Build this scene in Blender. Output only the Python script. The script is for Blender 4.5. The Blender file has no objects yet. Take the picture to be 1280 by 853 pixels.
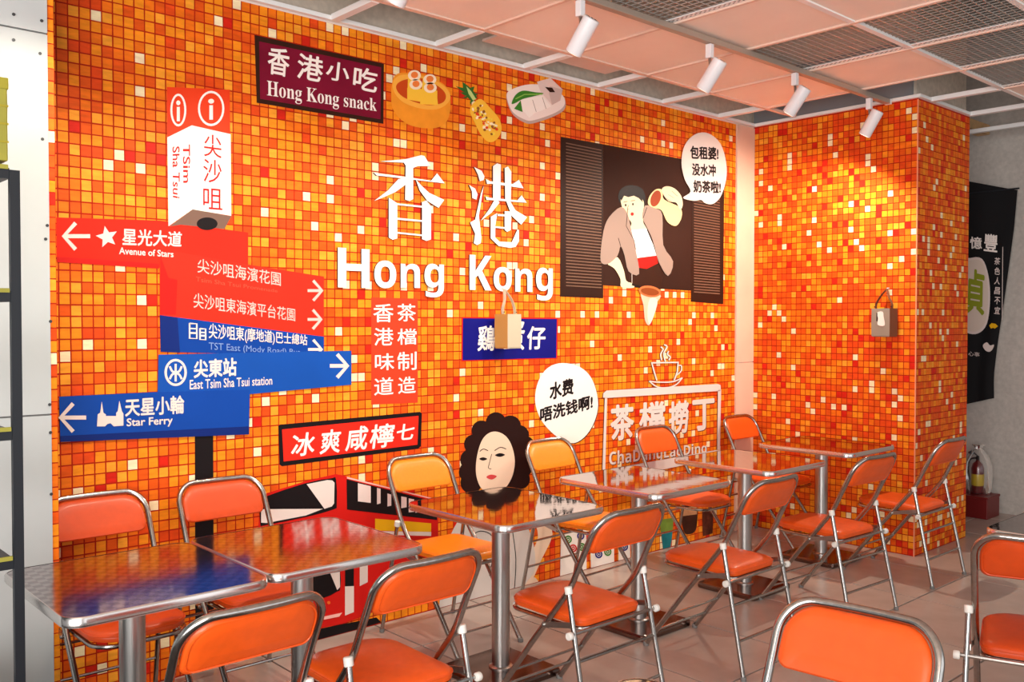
import bpy, bmesh, math, random
from mathutils import Vector, Matrix
random.seed(7)
S = bpy.context.scene
COL = S.collection
def lin(c):
    return tuple(((v/255)/12.92 if v/255 <= .04045 else ((v/255+.055)/1.055)**2.4) for v in c[:3]) + (1,)

# ------------------------------------------------------------------ camera
FPX, CX, CY, EYE = 1151., 640., 426.5, 1.65
yaw = math.radians(47.8); pit = math.atan(24.5/FPX)
F0 = Vector((math.cos(yaw), math.sin(yaw), 0)); RT = Vector((math.sin(yaw), -math.cos(yaw), 0)); UP = Vector((0, 0, 1))
FW = F0*math.cos(pit)-UP*math.sin(pit); UV = UP*math.cos(pit)+F0*math.sin(pit)
cam = bpy.data.cameras.new('camera'); cam_o = bpy.data.objects.new('camera', cam); COL.objects.link(cam_o)
cam.sensor_width = 36; cam.lens = FPX/1280*36; cam.clip_start = .05
M = Matrix((RT, UV, -FW)).transposed().to_4x4(); M.translation = Vector((0, 0, EYE)); cam_o.matrix_world = M
S.camera = cam_o
# ------------------------------------------------------------------ world, light, exposure
w = bpy.data.worlds.new('world'); S.world = w; w.use_nodes = True
w.node_tree.nodes['Background'].inputs[0].default_value = (.96, .96, .97, 1)
w.node_tree.nodes['Background'].inputs[1].default_value = .30
def area(name, loc, target, sx, sy, power, col=(1, 1, 1)):
    l = bpy.data.lights.new(name, 'AREA'); l.shape = 'RECTANGLE'; l.size = sx; l.size_y = sy; l.energy = power; l.color = col
    o = bpy.data.objects.new(name, l); COL.objects.link(o); o.location = loc
    o.rotation_euler = (Vector(target)-Vector(loc)).to_track_quat('-Z', 'Y').to_euler(); return o
area('shopfront_daylight', (-2.6, -.6, 1.7), (2.6, 4.0, 2.6), 4.6, 2.9, 300, (1, .98, .95))
area('entrance_daylight', (3.0, -3.0, 1.9), (3.6, 3.5, 2.4), 5.0, 2.6, 40, (.95, .97, 1))
S.view_settings.view_transform = 'Standard'; S.view_settings.look = 'None'
S.view_settings.exposure = .45; S.view_settings.gamma = 1; S.view_settings.use_curve_mapping = False

# ------------------------------------------------------------------ pixel -> point on a plane of the place
def ray(x, y): return FW+RT*((x-CX)/FPX)-UV*((y-CY)/FPX)
WY = 4.18
def P(x, y, wy=WY):
    d = ray(x, y); t = wy/d.y; return (d.x*t, EYE+d.z*t)      # (X, Z) on the mural wall
def PX(x, y, wx):
    d = ray(x, y); t = wx/d.x; return (d.y*t, EYE+d.z*t)      # (Y, Z) on a wall facing -x

# ------------------------------------------------------------------ materials
MATS = {}
def mat(name, col, rough=.5, metal=0, bump=0, scale=40, var=0, coat=0, emit=0, stretch=None, trans=0):
    if name in MATS: return MATS[name]
    m = bpy.data.materials.new(name); m.use_nodes = True; nt = m.node_tree; b = nt.nodes['Principled BSDF']
    c = lin(col); b.inputs['Base Color'].default_value = c
    b.inputs['Roughness'].default_value = rough; b.inputs['Metallic'].default_value = metal
    b.inputs['Specular IOR Level'].default_value = .15 if name.startswith(('print_', 'mosaic_', 'cut_')) else .4
    b.inputs['Coat Weight'].default_value = coat; b.inputs['Coat Roughness'].default_value = .15
    if trans: b.inputs['Transmission Weight'].default_value = trans
    if emit:
        b.inputs['Emission Color'].default_value = c; b.inputs['Emission Strength'].default_value = emit
    if bump or var:
        tc = nt.nodes.new('ShaderNodeNewGeometry'); mp = nt.nodes.new('ShaderNodeMapping'); nz = nt.nodes.new('ShaderNodeTexNoise')
        nt.links.new(tc.outputs['Position'], mp.inputs[0]); nt.links.new(mp.outputs[0], nz.inputs[0])
        mp.inputs['Scale'].default_value = stretch or (1, 1, 1)
        nz.inputs['Scale'].default_value = scale; nz.inputs['Detail'].default_value = 4
        if bump:
            bp = nt.nodes.new('ShaderNodeBump'); bp.inputs['Strength'].default_value = bump; bp.inputs['Distance'].default_value = .002
            nt.links.new(nz.outputs[0], bp.inputs['Height']); nt.links.new(bp.outputs[0], b.inputs['Normal'])
        if var:
            mx = nt.nodes.new('ShaderNodeMix'); mx.data_type = 'RGBA'
            rp = nt.nodes.new('ShaderNodeMapRange'); rp.inputs[1].default_value = .3; rp.inputs[2].default_value = .7
            nt.links.new(nz.outputs[0], rp.inputs[0]); nt.links.new(rp.outputs[0], mx.inputs[0])
            mx.inputs[6].default_value = tuple(v*(1-var) for v in c[:3])+(1,); mx.inputs[7].default_value = tuple(min(1, v*(1+var)) for v in c[:3])+(1,)
            nt.links.new(mx.outputs[2], b.inputs['Base Color'])
    MATS[name] = m; return m
chrome = mat('chrome_tube', (172, 168, 164), .2, 1, var=.12, scale=60)
steel = mat('brushed_steel', (190, 188, 185), .28, 1, bump=.15, scale=300, stretch=(1, 1, .03), var=.1)
alu = mat('aluminium_edge', (215, 208, 204), .22, 1)
baseM = mat('dark_polished_base', (120, 98, 90), .16, 1, var=.25, scale=4)
vinyl = mat('orange_vinyl', (226, 84, 18), .42, 0, bump=.12, scale=30, var=.05, coat=.2)
vinylR = mat('deep_orange_vinyl', (200, 66, 8), .45, 0, bump=.12, scale=30, var=.05, coat=.2)
vinylLit = mat('window_lit_vinyl', (247, 132, 14), .42, 0, bump=.25, scale=70, var=.05, coat=.2)  # same vinyl on two wall chairs, window light put into the colour
plastic = mat('white_plastic', (225, 222, 215), .4)
rubber = mat('grey_rubber_foot', (120, 118, 115), .6)
white = mat('print_white', (250, 240, 232), .6)
offw = mat('print_off_white', (228, 212, 205), .6)
pink = mat('print_pale_pink', (250, 190, 180), .6)
redM = mat('print_red', (235, 40, 24), .7, var=.06, scale=3)
redD = mat('print_dark_red', (205, 28, 22), .5)
blueM = mat('print_blue', (10, 62, 150), .5, var=.08, scale=3)
blueD = mat('print_deep_blue', (14, 38, 110), .5)
navy = mat('print_navy', (16, 18, 118), .5, var=.08, scale=5)
black = mat('print_black', (24, 18, 20), .5)
brown = mat('print_dark_brown', (52, 26, 16), .5, var=.12, scale=6)
skin = mat('print_skin', (242, 214, 176), .6)
skinP = mat('print_pale_skin', (236, 206, 180), .6)
jacketM = mat('print_grey_jacket', (160, 134, 122), .6)
slatM = mat('print_slat_lines', (120, 88, 70), .6)
maroon = mat('print_maroon', (122, 14, 44), .5, var=.15, scale=5)
yellow = mat('print_yellow', (230, 175, 20), .6)
green = mat('print_green', (60, 130, 40), .6)
foam = mat('cut_letter_face', (252, 244, 240), .5)
foamS = mat('cut_letter_side', (88, 44, 34), .7)  # dark sides: the letters' shadow edge put into the colour
concrete = mat('grey_concrete', (204, 190, 174), .85, bump=.4, scale=25, var=.12)
plaster = mat('grey_plaster', (190, 183, 175), .85, bump=.5, scale=30, var=.1)
board = mat('pale_wall_board', (178, 182, 182), .55, var=.05, scale=3)
panelM = mat('ceiling_panel_bounce_tint', (250, 232, 218), .6, var=.03, scale=3)  # white panels; orange bounce from the mosaic is put into their tint
barM = mat('ceiling_bar_white', (244, 242, 240), .5)
grilleM = mat('grille_metal', (190, 184, 178), .4, .4)
blackmetal = mat('black_post_metal', (22, 26, 32), .45)
lime = mat('yellow_green_card', (146, 140, 52), .6, var=.12, scale=12)

def checker_steel(name, c1, c2, rough):
    m = bpy.data.materials.new(name); m.use_nodes = True; nt = m.node_tree; b = nt.nodes['Principled BSDF']
    b.inputs['Metallic'].default_value = 1; b.inputs['Roughness'].default_value = rough
    tc = nt.nodes.new('ShaderNodeTexCoord'); ck = nt.nodes.new('ShaderNodeTexChecker'); ck.inputs['Scale'].default_value = 34
    ck.inputs[1].default_value = lin(c1); ck.inputs[2].default_value = lin(c2)
    nt.links.new(tc.outputs['Object'], ck.inputs[0]); nt.links.new(ck.outputs[0], b.inputs['Base Color'])
    nz = nt.nodes.new('ShaderNodeTexNoise'); nz.inputs['Scale'].default_value = 9
    nt.links.new(tc.outputs['Object'], nz.inputs[0])
    bp = nt.nodes.new('ShaderNodeBump'); bp.inputs['Strength'].default_value = .04; bp.inputs['Distance'].default_value = .01
    nt.links.new(nz.outputs[0], bp.inputs['Height']); nt.links.new(bp.outputs[0], b.inputs['Normal'])
    return m
topChk = checker_steel('embossed_steel_top', (140, 126, 128), (172, 158, 158), .12)
topM = checker_steel('polished_steel_top', (160, 148, 146), (165, 152, 150), .05)

# ------------------------------------------------------------------ object helpers
def link(o, parent=None):
    COL.objects.link(o)
    if parent: o.parent = parent
    return o
def mesh_obj(name, bm, mats, parent=None, smooth=False, loc=None):
    me = bpy.data.meshes.new(name)
    bmesh.ops.recalc_face_normals(bm, faces=bm.faces)
    bm.to_mesh(me); bm.free()
    for m in (mats if isinstance(mats, (list, tuple)) else [mats]): me.materials.append(m)
    if smooth:
        for p in me.polygons: p.use_smooth = True
        me.set_sharp_from_angle(angle=math.radians(40))
    o = bpy.data.objects.new(name, me); link(o, parent)
    if loc: o.location = loc
    return o
def tag(o, label=None, cat=None, group=None, kind=None):
    if label: o['label'] = label
    if cat: o['category'] = cat
    if group: o['group'] = group
    if kind: o['kind'] = kind
    return o
def thing(name, label, cat, loc=(0, 0, 0), rz=0, group=None):
    o = bpy.data.objects.new(name, None); o.empty_display_size = .05; link(o); o.location = loc; o.rotation_euler = (0, 0, rz)
    return tag(o, label, cat, group)
def struct(o): o['kind'] = 'structure'; return o
def bx(bm, a, b, mi=0):
    x0, y0, z0 = a; x1, y1, z1 = b
    v = [bm.verts.new(p) for p in ((x0,y0,z0),(x1,y0,z0),(x1,y1,z0),(x0,y1,z0),(x0,y0,z1),(x1,y0,z1),(x1,y1,z1),(x0,y1,z1))]
    for f in ((0,3,2,1),(4,5,6,7),(0,1,5,4),(1,2,6,5),(2,3,7,6),(3,0,4,7)):
        bm.faces.new([v[i] for i in f]).material_index = mi
def box(name, a, b, m, parent=None, bevel=0):
    bm = bmesh.new(); bx(bm, a, b)
    if bevel: bmesh.ops.bevel(bm, geom=bm.edges[:], offset=bevel, segments=2, affect='EDGES', profile=.6)
    return mesh_obj(name, bm, m, parent)
def tube(bm, pts, r, n=10, closed=False):
    pts = [Vector(p) for p in pts]; N = len(pts); rings = []; prev = None
    for i, p in enumerate(pts):
        if closed: t = pts[(i+1) % N]-pts[i-1]
        else: t = pts[min(i+1, N-1)]-pts[max(i-1, 0)]
        t.normalize()
        if prev is None:
            a = Vector((0, 0, 1)) if abs(t.z) < .9 else Vector((1, 0, 0)); u = t.cross(a).normalized()
        else: u = (prev-t*prev.dot(t)).normalized()
        prev = u; v = t.cross(u)
        rr = r[i] if isinstance(r, (list, tuple)) else r
        rings.append([bm.verts.new(p+(u*math.cos(2*math.pi*k/n)+v*math.sin(2*math.pi*k/n))*rr) for k in range(n)])
    for i in range(N if closed else N-1):
        A, B = rings[i], rings[(i+1) % N]
        for k in range(n): bm.faces.new((A[k], A[(k+1) % n], B[(k+1) % n], B[k]))
    if not closed: bm.faces.new(rings[0][::-1]); bm.faces.new(rings[-1])
def tube_obj(name, pts, r, m, parent, n=10, closed=False):
    bm = bmesh.new(); tube(bm, pts, r, n, closed); return mesh_obj(name, bm, m, parent, True)
def smooth_path(pts, k=5, closed=False):
    pts = [Vector(p) for p in pts]; N = len(pts); out = []
    for i in range(N if closed else N-1):
        g = (lambda j: pts[j % N]) if closed else (lambda j: pts[max(0, min(N-1, j))])
        a, b, c, d = g(i-1), g(i), g(i+1), g(i+2)
        for s in range(k):
            t = s/k; out.append(.5*((2*b)+(c-a)*t+(2*a-5*b+4*c-d)*t*t+(3*b-a-3*c+d)*t**3))
    if not closed: out.append(pts[-1])
    return out
def disc_tube(name, c, axis, r, L, m, parent, n=16, bev=.15):
    c = Vector(c); a = Vector(axis).normalized()
    return tube_obj(name, [c-a*L/2, c-a*L/2*(1-bev), c+a*L/2*(1-bev), c+a*L/2], [r*.82, r, r, r*.82], m, parent, n)
def rrect(w, d, r, n=6, rt=None):
    out = []
    for (sx, sy, a0, rr) in ((1, -1, -90, r), (1, 1, 0, rt or r), (-1, 1, 90, rt or r), (-1, -1, 180, r)):
        for k in range(n+1):
            a = math.radians(a0+90*k/n); out.append((sx*(w/2-rr)+rr*math.cos(a), sy*(d/2-rr)+rr*math.sin(a)))
    return out
def rings_mesh(bm, rings, cap0=True, cap1=True):
    V = [[bm.verts.new(p) for p in r] for r in rings]
    for A, B in zip(V, V[1:]):
        n = len(A)
        for k in range(n): bm.faces.new((A[k], A[(k+1) % n], B[(k+1) % n], B[k]))
    if cap0: bm.faces.new(V[0][::-1])
    if cap1: bm.faces.new(V[-1])
def copy_tree(o, parent=None):
    c = o.copy(); COL.objects.link(c); c.parent = parent
    for ch in list(o.children): copy_tree(ch, c)
    return c

# ================================================================== SETTING
fl = box('floor', (-1.5, -3.2, -.05), (9.3, 4.3, -.012), mat('floor_grout', (62, 52, 48), .8)); struct(fl)
ftm = [mat('floor_tile_grey_%s' % n, c, .24, var=.08, scale=5, bump=.06) for n, c in (('warm', (172, 156, 147)), ('mid', (178, 162, 153)), ('light', (184, 168, 158)))]
GP = .667
protos = []
for m in ftm:
    bm = bmesh.new(); h = GP/2-.005; bx(bm, (-h, -h, -.012), (h, h, 0))
    bmesh.ops.bevel(bm, geom=[e for e in bm.edges if all(v.co.z > -.001 for v in e.verts)], offset=.0015, segments=1, affect='EDGES')
    me = bpy.data.meshes.new('floor_tile'); bm.to_mesh(me); bm.free(); me.materials.append(m); protos.append(me)
for i in range(-7, 5):
    for j in range(-6, 3):
        o = bpy.data.objects.new('floor_tile', random.choice(protos)); link(o, fl)
        o.location = (6.12+(i+.5)*GP, 2.42+(j+.5)*GP, random.uniform(-.0006, .0006))

# ---- mosaic walls
TC = [('amber', (240, 140, 26)), ('amber_light', (243, 156, 44)), ('orange', (234, 114, 20)), ('deep_orange', (222, 86, 18)),
      ('red_orange', (224, 74, 20)), ('red', (206, 36, 18)), ('cream', (252, 226, 182))]
tileM = [mat('mosaic_'+n, c, .5, var=.13, scale=14, stretch=(1, 1, 4)) for n, c in TC]
WL = [.27, .10, .30, .20, .07, .02, .042]; WC = [.16, .06, .27, .26, .18, .04, .045]
grout = mat('mosaic_grout_red', (172, 34, 8), .7)
grout_p = mat('bare_board', (225, 208, 196), .6)
MX0, MX1, H = 1.06, 6.15, 3.2
wl = box('wall_left', (MX0-.9, WY, 0), (6.42, WY+.12, H+.0), grout_p); struct(wl)
box('mosaic_backing', (MX0, WY-.002, 0), (MX1, WY, H-.01), grout, wl)
sign_polys = []       # filled later, tiles under prints go to the joined part
def tile_faces(bm, o, ux, uz, nrm, w_, h_, mi, tk=.0016):
    j = lambda s: random.uniform(-s, s)
    q = [o+ux*(sx*w_/2+j(.0006))+uz*(sz*h_/2+j(.0006)) for sx, sz in ((-1,-1),(1,-1),(1,1),(-1,1))]
    b = [bm.verts.new(p) for p in q]; f = [bm.verts.new(p+nrm*tk) for p in q]
    bm.faces.new(f).material_index = mi
    for k in range(4): bm.faces.new((b[k], b[(k+1) % 4], f[(k+1) % 4], f[k])).material_index = mi
def mosaic(parent, org, ux, nrm, width, px, pz, wts, z1=H-.012, pick=None):
    nx = int(width/px+.5); px = width/nx; nz = int(z1/pz+.5); pz = z1/nz
    bm = bmesh.new(); uz = Vector((0, 0, 1)); single = []
    for i in range(nx):
        for k in range(nz):
            c = random.choices(range(7), wts)[0]
            p = org+ux*((i+.5)*px)+uz*((k+.5)*pz)
            if pick and pick(p): single.append((p, c))
            else: tile_faces(bm, p, ux, uz, nrm, px*.87, pz*.87, c)
    o = mesh_obj('mosaic_tiles', bm, tileM, parent); o['kind'] = 'stuff'
    if single:
        single.sort(key=lambda s: s[0].x); prot = {}
        for p, c in single[:300]:
            if c not in prot:
                b2 = bmesh.new(); tile_faces(b2, Vector((0, 0, 0)), ux, uz, nrm, px*.87, pz*.87, 0)
                me = bpy.data.meshes.new('mosaic_tile'); bmesh.ops.recalc_face_normals(b2, faces=b2.faces); b2.to_mesh(me); b2.free(); me.materials.append(tileM[c]); prot[c] = me
            t = bpy.data.objects.new('mosaic_tile', prot[c]); link(t, parent); t.location = p
        if len(single) > 300:
            b3 = bmesh.new()
            for p, c in single[300:]: tile_faces(b3, p, ux, uz, nrm, px*.87, pz*.87, c)
            o = mesh_obj('mosaic_tiles', b3, tileM, parent); o['kind'] = 'stuff'
def inside(x, z):
    for poly in sign_polys:
        c = False; n = len(poly)
        for i in range(n):
            (x1, z1), (x2, z2) = poly[i], poly[i-1]
            if (z1 > z) != (z2 > z) and x < (x2-x1)*(z-z1)/(z2-z1)+x1: c = not c
        if c: return True
    return False

# column standing out of the far end
CXF, CYS, CXB = 6.40, 2.865, 7.28
wf = box('wall_far', (CXF, CYS, 0), (CXB, WY+.1, H), grout); struct(wf)
V = Vector
mosaic(wf, V((CXF, WY-.006, .004)), V((0, -1, 0)), V((-1, 0, 0)), WY-.006-CYS, .0428, .047, WC)
mosaic(wf, V((CXF, CYS, .004)), V((1, 0, 0)), V((0, -1, 0)), CXB-CXF, .0428, .047, WC)
box('corner_bead', (CXF-.004, CYS-.004, 0), (CXF+.003, CYS+.003, H-.008), mat('paper_edge', (240, 150, 110), .6), wf)
# trims on top of the papered walls
def trim(i, a, b, m=barM): return struct(box('trim_%d' % i, a, b, m))
trim(1, (MX0-.9, WY-.03, H), (CXF, WY, H+.022)); trim(2, (CXF-.03, CYS-.03, H), (CXF, WY-.03, H+.022)); trim(3, (CXF, CYS-.03, H), (CXB, CYS, H+.022))
# bare board strip between mural and column with its joint, plus the board edge lines
bs = box('trim_4', (MX1+.004, WY-.012, 0), (CXF-.004, WY, P(930, 453)[1]-.003), mat('beige_strip_board', (232, 190, 166), .6, var=.05, scale=4)); struct(bs)
bs = box('trim_5', (MX1+.004, WY-.012, P(930, 453)[1]+.003), (CXF-.004, WY, H-.01), MATS['beige_strip_board']); struct(bs)
# pillar at the left, boards in front of the mural's end
PY = 3.85; PXE = 1.096
wp = box('wall_front', (-1.4, PY, 0), (PXE-.001, WY+.1, H+.8), mat('board_core', (120, 118, 116), .8)); struct(wp)
zs = [0.0, P(48, 519, PY)[1], P(34, 39, PY)[1], H+.7]
for a, b in zip(zs, zs[1:]):
    bm = bmesh.new(); bx(bm, (-1.35, PY-.012, a+.0035), (PXE-.026, PY, b-.0035)); mesh_obj('wall_board', bm, board, wp)
bm = bmesh.new()
for (sx, sy) in ((17, 18), (52, 26), (17, 50), (50, 67), (53, 174), (59, 282), (57, 299), (63, 402), (64, 618), (62, 506), (63, 541)):
    X, Zz = P(sx, sy, PY-.012)
    tube(bm, [(X, PY-.0145, Zz), (X, PY-.011, Zz)], .006, 10)
mesh_obj('screw_heads', bm, mat('screw', (70, 70, 72), .5, .6), wp)['kind'] = 'stuff'
bm = bmesh.new(); n = 67
for k in range(n): tile_faces(bm, V((PXE-.0125, PY-.002, (k+.5)*H/n)), V((1, 0, 0)), V((0, 0, 1)), V((0, -1, 0)), .022, H/n*.9, random.choices(range(7), WL)[0])
o = mesh_obj('mosaic_tiles', bm, tileM, wp); o['kind'] = 'stuff'
box('paper_backing', (PXE-.026, PY-.002, 0), (PXE, PY, H), grout, wp)
# right-hand room end, plenum walls and slab
struct(box('wall_right', (8.42, -3, 0), (8.55, 5.3, 4.5), plaster))
struct(box('wall_back', (CXB, 5.1, 0), (8.55, 5.25, 4.5), plaster))
struct(box('trim_6', (-1.5, WY+.02, H+.022), (CXF+.05, WY+.12, 4.5), concrete))
struct(box('trim_7', (CXF+.02, CYS+.02, H+.0), (CXB-.02, WY+.2, 4.5), concrete))
struct(box('trim_8', (CXF-.001, CYS+.04, H+.03), (CXF+.02, WY, 3.62), mat('plenum_metal_sheet', (150, 154, 160), .45, .5)))
struct(box('trim_9', (-1.5, -3.2, 4.5), (8.55, 5.3, 4.6), concrete))

# ---- ceiling grid
gx = [-1.51+.6742*i for i in range(0, 16)]                    # ... 3.21, 3.88, 4.56, 5.23, 5.91, 6.58, 7.25 ...
gx = [3.205+.6742*(i-7) for i in range(0, 16)]
gy = [4.15, 3.76, 3.08, 2.38, 1.70, 1.02, .34, -.34, -1.02, -1.7, -2.38]
ce = bpy.data.objects.new('ceiling', None); link(ce); struct(ce)
pm = bpy.data.meshes.new('ceiling_panel'); bm = bmesh.new(); bx(bm, (0, 0, 0), (.6742-.03, .68-.03, .012)); 
bmesh.ops.recalc_face_normals(bm, faces=bm.faces); bm.to_mesh(pm); bm.free(); pm.materials.append(panelM)
gm = None
def grille_mesh():
    bm = bmesh.new(); W, D = .6742-.03, .68-.03
    n = 15
    for k in range(1, n): bx(bm, (W*k/n-.0025, 0, .003), (W*k/n+.0025, D, .006))
    for k in range(1, n): bx(bm, (0, D*k/n-.0025, 0), (W, D*k/n+.0025, .003))
    me = bpy.data.meshes.new('grille'); bmesh.ops.recalc_face_normals(bm, faces=bm.faces); bm.to_mesh(me); bm.free(); me.materials.append(grilleM); return me
gm = grille_mesh()
fm = bpy.data.meshes.new('grille_flange'); bm = bmesh.new(); bx(bm, (.598, 0, -.004), (.644, .65, 0))
for k in range(22): bx(bm, (.612, .015+k*.0286, -.0046), (.618, .027+k*.0286, -.004), 1); bx(bm, (.627, .003+k*.0286, -.0046), (.633, .013+k*.0286, -.004), 1)
bmesh.ops.recalc_face_normals(bm, faces=bm.faces); bm.to_mesh(fm); bm.free(); fm.materials.append(barM); fm.materials.append(mat('perforation', (110, 100, 96), .8))
def ctype(i, j):
    x = gx[i]+.33; y = (gy[j]+gy[j+1])/2
    if j == 0: return None
    if y > 3.08: return 'panel' if x < 5.91 else None
    if y > 2.38:
        if 2.5 < x < 3.88 or 4.56 < x < 5.23: return 'grille'
        return 'panel' if x < 5.91 else None
    if y > 1.70: return 'grille' if 4.5 < x < 6.58 else 'panel'
    return 'panel'
for i in range(len(gx)-1):
    for j in range(len(gy)-1):
        t = ctype(i, j)
        if t == 'panel' and gx[i] < 8.0:
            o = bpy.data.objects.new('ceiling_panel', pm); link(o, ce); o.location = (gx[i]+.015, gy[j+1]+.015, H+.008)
        elif t == 'grille':
            o = bpy.data.objects.new('grille', gm); link(o, ce); o.location = (gx[i]+.015, gy[j+1]+.015, H+.01)
            f = bpy.data.objects.new('grille_flange', fm); link(f, o)
for j, y in enumerate(gy[1:]):
    x1 = 6.3 if y > 3.5 else (6.05 if y > 2.6 else 8.42)
    box('ceiling_bar', (-1.4, y-.016, H), (x1, y+.016, H+.018), barM if y < 3.7 else mat('ceiling_bar_bounce_tint', (235, 205, 188), .5), ce)
warm = MATS['ceiling_bar_bounce_tint']  # bars between the panels carry the same painted bounce tint
for x in gx:
    if x > 8.4: continue
    if x < 5.95:
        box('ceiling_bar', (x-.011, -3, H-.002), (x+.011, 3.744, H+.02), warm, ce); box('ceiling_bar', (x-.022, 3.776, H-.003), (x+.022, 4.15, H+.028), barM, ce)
    else:
        box('ceiling_bar', (x-.011, -3, H-.002), (x+.011, 2.364, H+.02), warm, ce); box('ceiling_bar', (x-.022, 2.396, H-.003), (x+.022, CYS-.02 if x < 7.27 else 5.1, H+.028), barM, ce)
# loose panel lying in the open strip above the mural
lp = box('loose_panel', (3.45, 3.79, H+.06), (4.5, 4.06, H+.072), mat('loose_panel_white', (232, 214, 204), .6)); tag(lp, 'spare pale ceiling panel lying above the open strip beside the mural', 'ceiling panel')
# wooden beam end seen beyond the column
wb = box('timber_beam', (7.4, 3.1, H+.04), (8.3, 3.2, H+.12), mat('raw_timber', (196, 158, 112), .7, var=.2, scale=10)); tag(wb, 'raw timber beam in the open ceiling beyond the column', 'beam')
# track rail
rail = thing('track_rail', 'long beige lighting track under the ceiling carrying the white spotlights', 'lighting track', (0, 3.02, H))
railM = mat('rail_beige', (176, 160, 146), .4, .3)
box('rail_body', (-1.3, -.02, -.036), (6.27, .02, -.003), railM, rail, .004)
box('rail_end_cap', (6.27, -.021, -.037), (6.29, .021, -.002), barM, rail)

# ================================================================== PRINTS ON THE MURAL WALL
FRONT = WY-.004
def lay(k): return FRONT-.0009*k
def flat(name, polys, m, parent, k=0, th=.0007, pts='px', wy=None):
    """closed outlines given on the wall, as thin applied film; several outlines join in one print"""
    bm = bmesh.new(); y = lay(k) if wy is None else wy
    for e_, poly in enumerate(polys):
        y -= 4e-6
        q = [P(*p) for p in poly] if pts == 'px' else poly
        q = [(a, max(.004, b)) for a, b in q]
        f = [bm.verts.new((a, y-th, b)) for a, b in q]; b_ = [bm.verts.new((a, y, b)) for a, b in q]
        n = len(f)
        try:
            F = bm.faces.new(f); F.normal_update(); bmesh.ops.triangulate(bm, faces=[F], ngon_method='EAR_CLIP')
        except ValueError: continue
        for i in range(n): bm.faces.new((f[i], f[(i+1) % n], b_[(i+1) % n], b_[i]))
    return mesh_obj(name, bm, m, parent)
def thick(name, polys, parent, k, depth, mats=None, pts='px'):
    bm = bmesh.new(); y = lay(k)
    for poly in polys:
        y -= 5e-5
        q = [P(*p) for p in poly] if pts == 'px' else poly
        f = [bm.verts.new((a, y-depth, b)) for a, b in q]; b_ = [bm.verts.new((a, y, b)) for a, b in q]; n = len(f)
        F = bm.faces.new(f); F.normal_update(); r = bmesh.ops.triangulate(bm, faces=[F], ngon_method='EAR_CLIP')
        for i in range(n): bm.faces.new((f[i], f[(i+1) % n], b_[(i+1) % n], b_[i])).material_index = 1
    me_o = mesh_obj(name, bm, mats or [foam, foamS], parent); return me_o
def smoothp(pts, k=6): return [(v.x, v.y) for v in smooth_path([(x, y, 0) for x, y in pts], k, True)]
def ell(cx, cy, rx, ry, n=28, rot=0):
    c, s = math.cos(rot), math.sin(rot)
    return [(cx+rx*math.cos(a)*c-ry*math.sin(a)*s, cy+rx*math.cos(a)*s+ry*math.sin(a)*c) for a in [2*math.pi*i/n for i in range(n)]]
def ring(name, outer, inner, m, parent, k):
    bm = bmesh.new(); y = lay(k)-.0005
    O = [bm.verts.new((a, y, b)) for a, b in [P(*p) for p in outer]]; I = [bm.verts.new((a, y, b)) for a, b in [P(*p) for p in inner]]
    n = len(O)
    for i in range(n): bm.faces.new((O[i], O[(i+1) % n], I[(i+1) % n], I[i]))
    return mesh_obj(name, bm, m, parent)
def stroke_poly(pts, w):
    """ribbon outline around a polyline in pixels, w may be a list"""
    L, R_ = [], []; n = len(pts)
    for i, (x, y) in enumerate(pts):
        x0, y0 = pts[max(0, i-1)]; x1, y1 = pts[min(n-1, i+1)]
        d = math.hypot(x1-x0, y1-y0) or 1; nx, ny = -(y1-y0)/d, (x1-x0)/d
        ww = (w[i] if isinstance(w, (list, tuple)) else w)/2
        L.append((x+nx*ww, y+ny*ww)); R_.append((x-nx*ww, y-ny*ww))
    return L+R_[::-1]
def curve_stroke(pts, w, k=4):
    s = [(v.x, v.y) for v in smooth_path([(x, y, 0) for x, y in pts], k)]
    return stroke_poly(s, w)
def sc(ox, oy, s): return lambda *pp: [(ox+x/s, oy+y/s) for x, y in pp]

_tc = {}
def text_geo(s, bold=0, extrude=0):
    key = (s, bold, extrude)
    if key in _tc: return _tc[key]
    c = bpy.data.curves.new('t', 'FONT'); c.body = s; c.size = 1; c.resolution_u = 3; c.extrude = extrude
    ob = bpy.data.objects.new('t', c); COL.objects.link(ob); bpy.context.view_layer.update()
    dg = bpy.context.evaluated_depsgraph_get(); me = bpy.data.meshes.new_from_object(ob.evaluated_get(dg))
    vs = [tuple(v.co) for v in me.vertices]; fs = [(tuple(p.vertices), p.normal.z) for p in me.polygons]
    bpy.data.objects.remove(ob); bpy.data.curves.remove(c); bpy.data.meshes.remove(me)
    V_, F_ = [], []
    offs = [(0, 0)] if not bold else [(bold*math.cos(a), bold*math.sin(a)) for a in [math.pi/4*i for i in range(8)]]
    for n_, (dx, dy) in enumerate(offs):
        b0 = len(V_); V_ += [(x+dx, y+dy, z+n_*1e-5) for x, y, z in vs]; F_ += [(tuple(i+b0 for i in f), nz) for f, nz in fs]
    x0 = min(v[0] for v in V_); x1 = max(v[0] for v in V_); y0 = min(v[1] for v in V_); y1 = max(v[1] for v in V_)
    V_ = [((x-x0)/(x1-x0), (y-y0)/(y1-y0), z) for x, y, z in V_]
    _tc[key] = (V_, F_); return _tc[key]
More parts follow.
